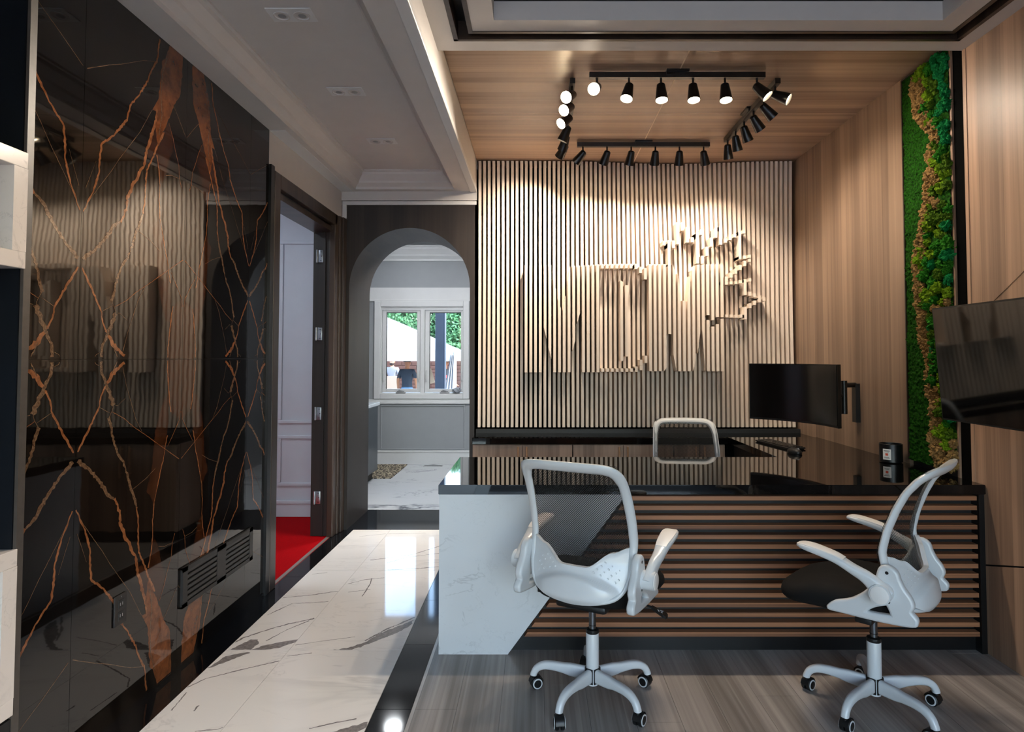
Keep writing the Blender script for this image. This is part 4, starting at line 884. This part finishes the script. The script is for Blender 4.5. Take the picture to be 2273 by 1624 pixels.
# ================================================================== MOSS STRIP
ms = thing('moss_panel', 'tall strip of preserved moss in green and brown set into the wood wall', 'moss panel', (XR, 3.45, .81)); mo = -Vector((XR, 3.45, .81))
my0, my1, mz0, mz1 = 3.24, 3.65, .83, 3.055
ob('frame', MB().box(XR - .012, XR + .02, my1 - .001, my1 + .008, mz0, mz1).box(XR - .012, XR + .02, my0, my1, mz1 - .006, mz1 + .004), 'walnut_y', ms, loc=mo)
def mf(u, v):
    y, z = my0 + (my1 - my0) * u, mz0 + (mz1 - .006 - mz0) * v; p = Vector((y * 60, z * 60, 0))
    return (XR - .006 - .008 * noise.noise(p) - .006 * noise.noise(p * 2.7) - .008 * noise.noise(p * .15), y, z)
ob('flat_moss', MB().grid(mf, 70, 380), 'moss_flat', ms, loc=mo)
za = lambda x, y: onx(1750 + x * .3203, 80 + y * .3203, XR); zb_ = lambda x, y: onx(1640 + x * .3079, 600 + y * .3079, XR)
edge = [za(*p) for p in ((880, 190), (895, 330), (905, 430), (930, 550), (1000, 640), (1040, 720), (1010, 800), (1020, 870), (1000, 960), (985, 1040), (980, 1130), (965, 1230), (955, 1330), (935, 1440), (905, 1560))] + [zb_(*p) for p in ((1310, 80), (1300, 180), (1330, 280), (1340, 400), (1355, 520), (1390, 640), (1395, 760), (1410, 880), (1430, 1000), (1440, 1100), (1425, 1200), (1440, 1290), (1460, 1400))]
edge = sorted(((p.z, p.y) for p in edge))
ey = lambda z: interp(z, edge)
clumps = []
for k in range(6):
    bm = bmesh.new(); bmesh.ops.create_icosphere(bm, subdivisions=4, radius=1)
    for v in bm.verts:
        p = v.co.normalized(); q = p * 2.1 + Vector((k * 9.1, k * 3.3, 0)); r_ = 1 + .5 * noise.noise(q) + .34 * noise.noise(q * 2.2) + .2 * noise.noise(q * 5.0) + .14 * noise.noise(q * 11); v.co = p * r_
    mb = MB().bm(bm, 0, True); clumps.append(mb)
CM = {}
rnd = random.Random(21); nclump = 0
def clump(y, z, r_, mat, bulge=1.0):
    global nclump
    k = rnd.randrange(6)
    if (k, mat) not in CM: CM[(k, mat)] = clumps[k].mesh('moss_clump', mat)
    y = min(max(y, my0 + r_ * .6), my1 - r_ * .6); z = min(max(z, mz0 + r_ * .7), mz1 - r_ * .9)
    o = link('moss_clump', CM[(k, mat)], ms, Vector((XR - .008, y, z)) + mo, (rnd.random() * 6, rnd.random() * 6, rnd.random() * 6)); o.scale = (r_ * bulge,) * 3; nclump += 1
z = mz0 + .02
while z < mz1 - .03:                       # brown seam
    r_ = rnd.uniform(.022, .034); clump(ey(z) + rnd.uniform(-.012, .012), z, r_, 'moss_brown'); 
    if rnd.random() < .8: clump(ey(z) - rnd.uniform(.02, .055), z + .01, r_ * .8, 'moss_brown')
    z += r_ * 1.15
patch = lambda y, z: noise.noise(Vector((y * 5, z * 4.2, 4.4)))
tries = 0; placed = []
while len(placed) < 140 and tries < 6000:
    tries += 1; z = rnd.uniform(mz0 + .03, mz1 - .02); e = ey(z); 
    if e - .03 < my0: continue
    y = rnd.uniform(my0, e - .03); r_ = rnd.uniform(.022, .042)
    if any((y - a) ** 2 + (z - b) ** 2 < (.62 * (r_ + c_)) ** 2 for a, b, c_ in placed): continue
    placed.append((y, z, r_)); q = patch(y, z) + rnd.uniform(-.25, .25)
    clump(y, z, r_, 'moss_teal' if q < -.18 else 'moss_green' if q < .05 else 'moss_olive' if q < .16 else 'moss_lime' if q < .38 else 'moss_brown', .9)
# ================================================================== MONITOR on its arm
t = thing('monitor', 'curved black computer monitor on a wall arm over the desk wing', 'monitor', (1.69, 4.125, 1.185))
pl_, pr_ = Vector((1.536, 4.42)), Vector((1.858, 3.80)); ch_ = (pr_ - pl_); Lm = ch_.length; dv = ch_.normalized(); nv_ = Vector((-dv.y, dv.x)) * -1   # nv_ points to the user
if nv_.x > 0: nv_ = -nv_
mid = (pl_ + pr_) / 2 - Vector((1.69, 4.125)); hm = .385
def mon(u, off, z): s_ = (u - .5); p = mid + dv * (s_ * Lm) + nv_ * (.095 * (2 * s_) ** 2 - .095 * .5 + off); return (p.x, p.y, z)
def shell(o0, o1, z0, z1, u0=0, u1=1, n=24, mi=0, mb=None):
    mb = mb or MB(); mb.loft([[mon(u0 + (u1 - u0) * i / n, o0, z0), mon(u0 + (u1 - u0) * i / n, o1, z0), mon(u0 + (u1 - u0) * i / n, o1, z1), mon(u0 + (u1 - u0) * i / n, o0, z1)] for i in range(n + 1)], True, True, mi); return mb
ob('screen', shell(.0005, .004, -hm / 2 + .014, hm / 2 - .006, .012, .988), 'screen', t); bz = ob('bezel', shell(-.03, .0, -hm / 2, hm / 2), 'black_plastic', t)
mb = shell(-.075, -.03, -hm * .36, hm * .36, .12, .88); ob('rear_housing', mb, 'black_plastic', t)
c0 = Vector((*(mid + nv_ * -.10), 0)); w0 = Vector((2.17 - 1.69, 4.23 - 4.125, 0))
mb = MB().obox(Vector((*(mid + nv_ * -.105), 0)), (dv.x, dv.y, 0), (nv_.x, nv_.y, 0), (0, 0, 1), .11, .02, .11).obox(w0 + Vector((-.015, 0, -.07)), (1, 0, 0), (0, 1, 0), (0, 0, 1), .03, .05, .26)
el = w0 + Vector((-.12, -.05, -.02)); mb.cyl(w0 + Vector((-.02, 0, .05)), el + Vector((0, 0, .07)), .016, n=10).cyl(el + Vector((0, 0, -.12)), el + Vector((0, 0, .1)), .02, n=14).cyl(el, c0, .015, n=10)
ob('wall_arm', mb, 'black_metal', t)
# ================================================================== TELEVISION on the near right wall
t = thing('television', 'wide black television on the wood right wall, tilted downward', 'television', (1.92, 2.52, 1.39)); H2 = .265; Wt = .48; tilt = .04
fx = lambda z: -(z) / H2 * tilt / 2
mb = MB(); vs = lambda o, a, b: [(fx(z) + o, y, z) for y, z in ((-a, -b), (a, -b), (a, b), (-a, b))]
ob('bezel', MB().loft([vs(0, Wt, H2), vs(.03, Wt, H2)], True, True, 0, False), 'black_plastic', t)
ob('screen', MB().loft([vs(-.0015, Wt - .006, H2 - .008), vs(.0, Wt - .006, H2 - .008)], True, True, 0, False), 'tv', t)
ob('rear_housing', MB().loft([vs(.03, Wt * .8, H2 * .8), vs(.06, Wt * .6, H2 * .6)], True, True, 0, False), 'black_plastic', t)
ob('wall_arm', MB().box(.05, .08, -.1, .1, -.1, .1).box(.08, .225, -.02, .02, -.03, .03).box(.22, .2395, -.12, .12, -.12, .12), 'black_metal', t)
# ================================================================== THINGS ON THE DESK WING
kp = [onz(1688, 980, TT), onz(1723, 975, TT), onz(1762, 998, TT), onz(1735, 1003, TT)]
kc = sum(kp, Vector()) / 4; ka = math.atan2(-.46, .02)
t = thing('keyboard', 'flat black keyboard on the desk wing below the monitor', 'keyboard', (1.70, 4.40, TT), math.radians(-80)); 
ob('case', MB().box(-.21, .21, -.065, .065, .004, .014, bev=.003).box(-.2, .2, -.06, .06, 0, .004), 'black_plastic', t)
km = MB().box(-.0075, .0075, -.0075, .0075, 0, .005, bev=.0012).mesh('key', 'black_metal')
for r_ in range(5):
    for k in range(20):
        if r_ == 4 and 4 <= k <= 8: continue
        link('key', km, t, (-.19 + k * .02, .044 - r_ * .0215, .014))
ob('space_bar', MB().box(-.118, -.022, -.0495, -.0345, .014, .019, bev=.0012), 'black_metal', t)
t = thing('computer_mouse', 'black computer mouse beside the keyboard', 'mouse', (1.655, 4.03, TT), math.radians(-70))
rg = []
for z, s_ in ((0, .92), (.008, 1.0), (.02, .92), (.03, .7), (.036, .38), (.038, .05)): rg.append([(.056 * s_ * math.cos(a) - .004 * z / .03, .033 * s_ * math.sin(a), z) for a in [2 * math.pi * i / 24 for i in range(24)]])
ob('shell', MB().loft(rg), 'black_plastic', t); ob('scroll_wheel', MB().cyl((.028, -.004, .029), (.028, .004, .029), .009, n=14), 'grey_plastic', t)
t = thing('candle_jar', 'squat black candle jar with a small white label by the moss strip', 'candle', (2.085, 3.70, TT))
ob('jar', MB().lathe([(.052, 0), (.056, .004), (.062, .006), (.062, .108), (.0595, .11), (.057, .108), (.057, .085), (.002, .083)], n=40), 'black_metal', t)
la = math.radians(220); cyl_ = lambda da, z, r_: (r_ * math.cos(la + da), r_ * math.sin(la + da), z)
lbm = MB().grid(lambda u, v: cyl_((u - .5) * .72, .02 + .062 * v, .0626), 10, 2, 0)
for z0_, z1_, a0_, a1_, mi in ((.070, .073, -.26, .26, 1), (.064, .066, -.18, .18, 1), (.044, .058, -.12, .12, 2), (.034, .036, -.2, .2, 1), (.029, .031, -.24, .24, 1)):
    lbm.grid(lambda u, v: cyl_(a0_ + (a1_ - a0_) * u, z0_ + (z1_ - z0_) * v, .0630), 6, 1, mi)
ob('label', lbm, ['paper', 'ink', 'red_ink'], t); ob('wick', MB().cyl((0, 0, .083), (.001, 0, .095), .0012, n=6), 'paper', t)
# ================================================================== VENT GRILLE and OUTLET on the marble
t = thing('vent_grille', 'black louvred vent grille low on the black marble wall', 'vent', (XL, 3.263, .36))
y0, y1, zz = -.355, .355, .0915; gp = MB(); gx = .012
secs = [(-.315, -.045), (.045, .315)]
gp.box(gx - .004, gx, y0, y1, zz - .02, zz).box(gx - .004, gx, y0, y1, -zz, -zz + .02).box(gx - .004, gx, y0, secs[0][0], -zz, zz).box(gx - .004, gx, secs[0][1], secs[1][0], -zz, zz).box(gx - .004, gx, secs[1][1], y1, -zz, zz).box(0, gx - .004, y0, y0 + .008, -zz, zz).box(0, gx - .004, y1 - .008, y1, -zz, zz).box(0, gx - .004, y0, y1, zz - .008, zz).box(0, gx - .004, y0, y1, -zz, -zz + .008)
M['vent_black'] = plain('vent_black', rgb(36, 34, 34), .5, var=.05)
ob('face_plate', gp, 'vent_black', t); ob('duct', MB().box(.001, .003, y0 + .01, y1 - .01, -zz + .01, zz - .01), 'black_matte', t)
for a, b in secs:
    for k in range(6): zc_ = -zz + .034 + k * .0247; ob('louvre', MB().obox((gx - .004, (a + b) / 2, zc_), (0, 1, 0), (1, 0, -.12), (.12, 0, 1), b - a, .005, .0168), 'vent_black', t)
t = thing('power_outlet', 'black wall outlet left of the vent grille on the marble', 'outlet', (XL, 2.485, .435))
ob('cover_plate', MB().box(0, .007, -.036, .036, -.058, .058, bev=.002), 'vent_black', t)
for dz in (-.022, .022): o = ob('socket', MB().box(.006, .0085, -.017, .017, dz - .017, dz + .017, bev=.001), 'black_plastic', t); ob('socket_slot', MB().box(.0086, .009, -.008, -.005, dz - .005, dz + .006).box(.0086, .009, .005, .008, dz - .005, dz + .006), 'grey_plastic', o)
ob('screw', MB().cyl((.007, 0, .05), (.0078, 0, .05), .003, n=8), 'steel', t)
# ================================================================== KITCHEN THINGS
t = thing('wine_fridge', 'dark glass fronted wine fridge under the kitchen counter', 'fridge', (-2.1, 6.55, 0)); 
ob('body', MB().box(-.25, .22, -.58, .3, .1, .86), 'cab_dark', t); ob('kick', MB().box(-.25, .18, -.58, .3, 0, .1), 'black_matte', t)
dr = ob('door', MB().box(.22, .25, -.58, -.53, .11, .85).box(.22, .25, .25, .3, .11, .85).box(.22, .25, -.53, .25, .11, .16).box(.22, .25, -.53, .25, .8, .85), 'steel', t); ob('pane', MB().box(.235, .24, -.53, .25, .16, .8), 'tv', dr); ob('handle', MB().cyl((.275, .2, .3), (.275, .2, .75), .01, n=10).cyl((.25, .2, .33), (.275, .2, .33), .008, n=8).cyl((.25, .2, .72), (.275, .2, .72), .008, n=8), 'steel', dr)
t = thing('base_cabinet', 'dark kitchen base cabinet between the wine fridge and the window wall', 'cabinet', (-2.1, 7.1, 0))
ob('body', MB().box(-.25, .22, -.24, .29, .1, .86), 'cab_dark', t); ob('plinth', MB().box(-.25, .18, -.24, .29, 0, .1), 'black_matte', t); ob('door', MB().box(.22, .24, -.235, .285, .11, .85, bev=.002), 'cab_dark', t)
tag(ob('kitchen_worktop', MB().box(-.42, .44, -.72, .70, 0, .035, bev=.003), 'quartz', loc=(-2.28, 6.70, .86)), 'white stone kitchen worktop over the wine fridge', 'worktop')
t = thing('wall_cabinet', 'pale grey kitchen wall cabinet above the worktop', 'cabinet', (-2.25, 6.6, 1.5)); ob('body', MB().box(-.3, .2, -.7, .85, 0, 1.2), 'upper_grey', t); ob('door', MB().box(.2, .22, -.7, .07, .003, 1.2, bev=.002), 'upper_grey', t); ob('door', MB().box(.2, .22, .075, .848, .003, 1.2, bev=.002), 'upper_grey', t)
struct('trim_24', MB().box(-2.55, -2.1, 7.42, 7.47, .9, 1.5), 'backsplash'); struct('trim_25', MB().box(-2.55, -2.53, 5.9, 7.6, .9, 1.5), 'backsplash')
tag(ob('door_mat', MB().box(-.30, .1, -.48, .46, 0, .012, bev=.004), 'mat', loc=(-1.8, 7.87, 0)), 'brown and cream patterned mat on the kitchen floor', 'mat')
t = thing('floor_register', 'small dark floor vent by the kitchen baseboard', 'vent', (-1.35, 8.26, 0)); ob('frame', MB().box(-.125, .125, -.03, .03, 0, .003), 'grey_plastic', t); ob('grid', MB().box(-.115, .115, -.018, .018, .003, .0035), 'black_matte', t)
bm = bmesh.new(); bmesh.ops.create_icosphere(bm, subdivisions=3, radius=.06)
for v in bm.verts: v.co = v.co * (1 + .5 * noise.noise(v.co * 30)); v.co.z = max(v.co.z * .7, -.03)
tag(ob('plastic_bag', MB().bm(bm), 'tent', loc=(-1.06, YK + .0, .975)), 'crumpled clear plastic bag on the kitchen window sill', 'bag')
# ================================================================== OUTSIDE THE KITCHEN WINDOW
GZ = -.38
struct('ground', MB().box(-60, 60, 8.6, 90, GZ - .2, GZ), 'lawn')
tag(ob('porch_post', MB().box(-.075, .075, -.075, .075, 0, 4.2, bev=.006).box(-.09, .09, -.09, .09, 0, .16, bev=.006), 'post_navy', loc=(-1.485, 9.75, GZ)), 'square navy porch post outside the right casement', 'post')
YTN = 15.5
t = thing('canopy_tent', 'white pop up canopy tent in the yard', 'tent', (-4.95, YTN + 1.5, GZ)); hx, hy = 2.95, 1.5; ez = 1.95; pz = 3.25
def roof(u, v):
    x, y = (2 * u - 1), (2 * v - 1); k = max(abs(x), abs(y)); hgt = (1 - k); return (x * hx, y * hy, ez + (pz - ez) * (hgt ** 1.25 if hgt > 0 else 0) + .12 * math.sin(math.pi * min(1, hgt * 1.0)) )
ob('canopy', MB().grid(roof, 32, 32), 'tent', t)
ob('valance', MB().box(-hx, hx, -hy - .01, -hy + .01, ez - .24, ez + .01).box(-hx, hx, hy - .01, hy + .01, ez - .24, ez + .01).box(-hx - .01, -hx + .01, -hy, hy, ez - .24, ez + .01).box(hx - .01, hx + .01, -hy, hy, ez - .24, ez + .01), 'tent', t)
for a in (-1, 1):
    for b in (-1, 1): ob('pole', MB().box(a * hx - .03, a * hx + .03, b * hy - .03, b * hy + .03, 0, ez), 'tent', t)
ob('side_curtain', MB().grid(lambda u, v: (hx - .42 * u * (1 - .75 * v), -hy - .03 + .04 * math.sin(u * 22), .02 + (ez - .1) * v), 14, 6), 'tent', t)
# brick garden wall
gw = struct('wall_garden', MB().box(-16, 10, 27.0, 27.25, GZ, GZ + 1.66), 'brick'); bmh = MB().box(-.2, .2, -.02, .02, -.07, .07, bev=.008).mesh('brick', 'brick')
nb = 0
for r_ in range(10):
    for k in range(28):
        x = -6.2 + k * .42 + (r_ % 2) * .21
        if x > 2 or nb >= 280: continue
        link('brick', bmh, gw, (x, 26.99, GZ + .09 + r_ * .16)); nb += 1
def tree(label, loc, h, cr_, n, seed):
    t = thing('tree', label, 'tree', loc, group='trees behind the garden wall'); rn = random.Random(seed)
    ob('trunk', MB().sweep(cr([(0, 0, 0), (.1, 0, h * .25), (-.05, .1, h * .5), (.05, 0, h * .8)], 12), lambda i: ell(.2 - .012 * i, .2 - .012 * i, 10), lambda i: (1, 0, 0)), 'bark', t)
    mb = MB(); cs = [(Vector((rn.uniform(-1, 1) * cr_, rn.uniform(-1, 1) * cr_, h * rn.uniform(.12, 1.0))), .8 * rn.uniform(.7, 1.0)) for _ in range(46)]
    for k in range(n):
        c_, r_ = cs[rn.randrange(len(cs))]; d = Vector((rn.gauss(0, 1), rn.gauss(0, 1), rn.gauss(0, 1))).normalized(); p = c_ + d * r_ * rn.uniform(.75, 1.05)
        a = Vector((rn.gauss(0, 1), rn.gauss(0, 1), rn.gauss(0, 1))).normalized(); b = a.orthogonal().normalized(); s_ = rn.uniform(.06, .12)
        mb.add([p - a * s_, p + b * s_ * .5, p + a * s_, p - b * s_ * .5], [(0, 1, 2, 3)])
    o = ob('foliage', mb, 'foliage', t); o['kind'] = 'stuff'
tree('leafy tree behind the tent roof, seen through the left casement', (-7.0, 30, GZ), 6.0, 1.0, 18000, 1)
tree('leafy tree behind the tent corner, right of the porch post', (-3.1, 30, GZ), 6.0, 1.0, 18000, 2)
tree('leafy tree standing further back between the two nearest trees', (-5.6, 34.5, GZ), 7.0, 1.5, 24000, 3)
tree('far leafy tree rising left behind the tent peak', (-10.3, 35, GZ), 7.5, 1.5, 18000, 4)
tree('far leafy tree behind the porch post', (-5.0, 41, GZ), 8.5, 2.6, 28000, 5)
def person(label, loc, rz, shirt, legs, hair, pose, beard=False, stripe=False):
    t = thing('person', label, 'person', loc, rz, None)
    me = bpy.data.meshes.new('tmp'); V = {}; vs, es, rs = [], [], []
    def v(n_, p, r_, par=None):
        V[n_] = len(vs); vs.append(p); rs.append(r_)
        if par: es.append((V[par], V[n_]))
    v('pelvis', (0, 0, .95), .15); v('waist', (0, 0, 1.1), .14, 'pelvis'); v('chest', (0, 0, 1.32), .165, 'waist'); v('neckb', (0, 0, 1.46), .075, 'chest'); v('neck', (0, .01, 1.52), .055, 'neckb'); v('jaw', (0, .025, 1.585), .075, 'neck'); v('head', (0, .02, 1.67), .095, 'jaw'); v('crown', (0, .01, 1.735), .07, 'head')
    for s_, q in ((-1, 'l'), (1, 'r')):
        v('sh' + q, (s_ * .19, 0, 1.41), .075, 'chest'); e, w = pose[q]; v('el' + q, (s_ * e[0], e[1], e[2]), .05, 'sh' + q); v('wr' + q, (s_ * w[0], w[1], w[2]), .034, 'el' + q)
        d = (Vector(w) - Vector(e)).normalized(); hp = Vector(w) + d * .09; v('ha' + q, (s_ * hp.x, hp.y, hp.z), .034, 'wr' + q)
        for f_ in range(4): tp = hp + d * .07 + Vector((.0, (f_ - 1.5) * .018, 0)); v('f%d' % f_ + q, (s_ * tp.x, tp.y, tp.z), .010, 'ha' + q)
        tp = Vector(w) + d * .06 + Vector((-.02, .05, 0)); v('th' + q, (s_ * tp.x, tp.y, tp.z), .012, 'wr' + q)
        v('hip' + q, (s_ * .095, 0, .88), .105, 'pelvis'); v('kn' + q, (s_ * .11, .01, .48), .07, 'hip' + q); v('an' + q, (s_ * .12, 0, .09), .048, 'kn' + q); v('toe' + q, (s_ * .13, .16, .04), .04, 'an' + q)
    me.from_pydata(vs, es, []); o = bpy.data.objects.new('tmp', me); COL.objects.link(o)
    me.skin_vertices.new() if hasattr(me.skin_vertices, 'new') and not me.skin_vertices else None
    md = o.modifiers.new('s', 'SKIN'); sv = me.skin_vertices[0].data
    for i, r_ in enumerate(rs): sv[i].radius = (r_, r_ * (.72 if i in (0, 1, 2) else 1)); sv[i].use_root = i == 0
    ms_ = o.modifiers.new('d', 'SUBSURF'); ms_.levels = 2; ms_.render_levels = 2
    bpy.context.view_layer.update(); m2 = bpy.data.meshes.new_from_object(o.evaluated_get(bpy.context.evaluated_depsgraph_get())); bpy.data.objects.remove(o)
    m2.materials.clear()
    for n_ in ('skin', shirt, legs, 'black_plastic', 'red'): m2.materials.append(M[n_])
    for p in m2.polygons:
        c_ = p.center; ax = abs(c_.x); p.use_smooth = True
        arm = ax > .215 or (c_.y > .17 and c_.z > .7)
        p.material_index = 0
        if c_.z < .10: p.material_index = 3
        elif c_.z < .97 and not arm: p.material_index = 2
        elif c_.z < 1.475 and not (arm and c_.z < 1.22): p.material_index = 4 if stripe and 1.2 < c_.z < 1.27 else 1
    link('body', m2, t)
    mb = MB(); rg = []
    for k in range(9):
        a = math.pi / 2 * k / 8; rg.append([(.102 * math.cos(a) * math.cos(b), -.012 + .118 * math.cos(a) * math.sin(b), 1.675 + .11 * math.sin(a)) for b in [2 * math.pi * i / 20 for i in range(20)]])
    ob('hair', mb.loft(rg), hair, t)
    mb = MB()
    for s_ in (-1, 1): mb.lathe([(.002, .0), (.010, .004), (.011, .010), (.004, .014)], (s_ * .036, .100, 1.665), 'y', 10, 0); mb.lathe([(.004, 0), (.02, .006), (.016, .014), (.003, .016)], (s_ * .098 - .008, 0.01, 1.645), 'x', 10, 1)
    mb.loft([[(-.012, .10, 1.66), (.012, .10, 1.66), (0, .105, 1.675)], [(-.017, .105, 1.615), (.017, .105, 1.615), (0, .135, 1.622)]], True, True, 1).box(-.025, .025, .098, .106, 1.578, 1.588, 2, .002)
    ob('face', mb, ['hair', 'skin', 'red'], t)
    if beard: ob('beard', MB().loft([[(.082 * math.cos(b) * s_, .025 + .085 * max(0, math.sin(b)) * s_, z_) for b in [math.pi * i / 12 for i in range(13)]] for z_, s_ in ((1.61, 1.0), (1.575, 1.0), (1.54, .82), (1.52, .5))], False, False), 'hair', t)
    return t
down = {'l': ((.27, 0, 1.16), (.28, .04, .92)), 'r': ((.27, 0, 1.16), (.28, .04, .92))}
hold = {'l': ((.27, .02, 1.17), (.2, .22, 1.06)), 'r': ((.27, .02, 1.17), (.2, .22, 1.06))}
person('bearded man in a white t-shirt holding a pale board under the tent', (-4.93, 21.5, GZ), math.radians(165), 'tshirt_white', 'jeans', 'hair', hold, True)
person('man in a navy t-shirt and blue jeans seen from behind', (-3.62, 17.6, GZ + .0), math.radians(-12), 'tshirt_navy', 'jeans', 'hair', down)
person('grey haired man in a black shirt with a red band beside the porch post', (-2.62, 17.9, GZ), math.radians(-100), 'shirt_black', 'jeans', 'hair_grey', hold, stripe=True)
tag(ob('cardboard_sheet', MB().box(-.24, .24, -.012, .012, 0, 1.18, bev=.004), 'board', loc=(-4.86, 20.95, GZ)), 'pale board held by the man in white', 'board')
tag(ob('paper_bag', MB().prism([(-.16, 0, 0), (.2, 0, .1), (.08, 0, .5), (-.12, 0, .34)], (0, .04, 0)), 'board', loc=(-3.02, 17.5, GZ + 1.0)), 'pale folded board under the arm of the man in navy', 'board')
t = thing('folding_table', 'white folding table under the canopy tent', 'table', (-4.55, 16.3, GZ)); ob('table_top', MB().box(-.75, .55, -.35, .35, .72, .76, bev=.008), 'tent', t)
for a in (-.6, .42):
    for b in (-.28, .28): ob('leg', MB().cyl((a, b, 0), (a, b, .72), .015, n=8), 'grey_plastic', t)
t = thing('plastic_crate', 'blue plastic crate outside the right casement', 'crate', (-1.55, 12.5, GZ)); 
ob('box', MB().box(-.25, .35, -.2, .2, 0, .62, bev=.02), 'jeans', t); ob('lid', MB().box(-.27, .37, -.22, .22, .62, .68, bev=.02), 'tent', t)
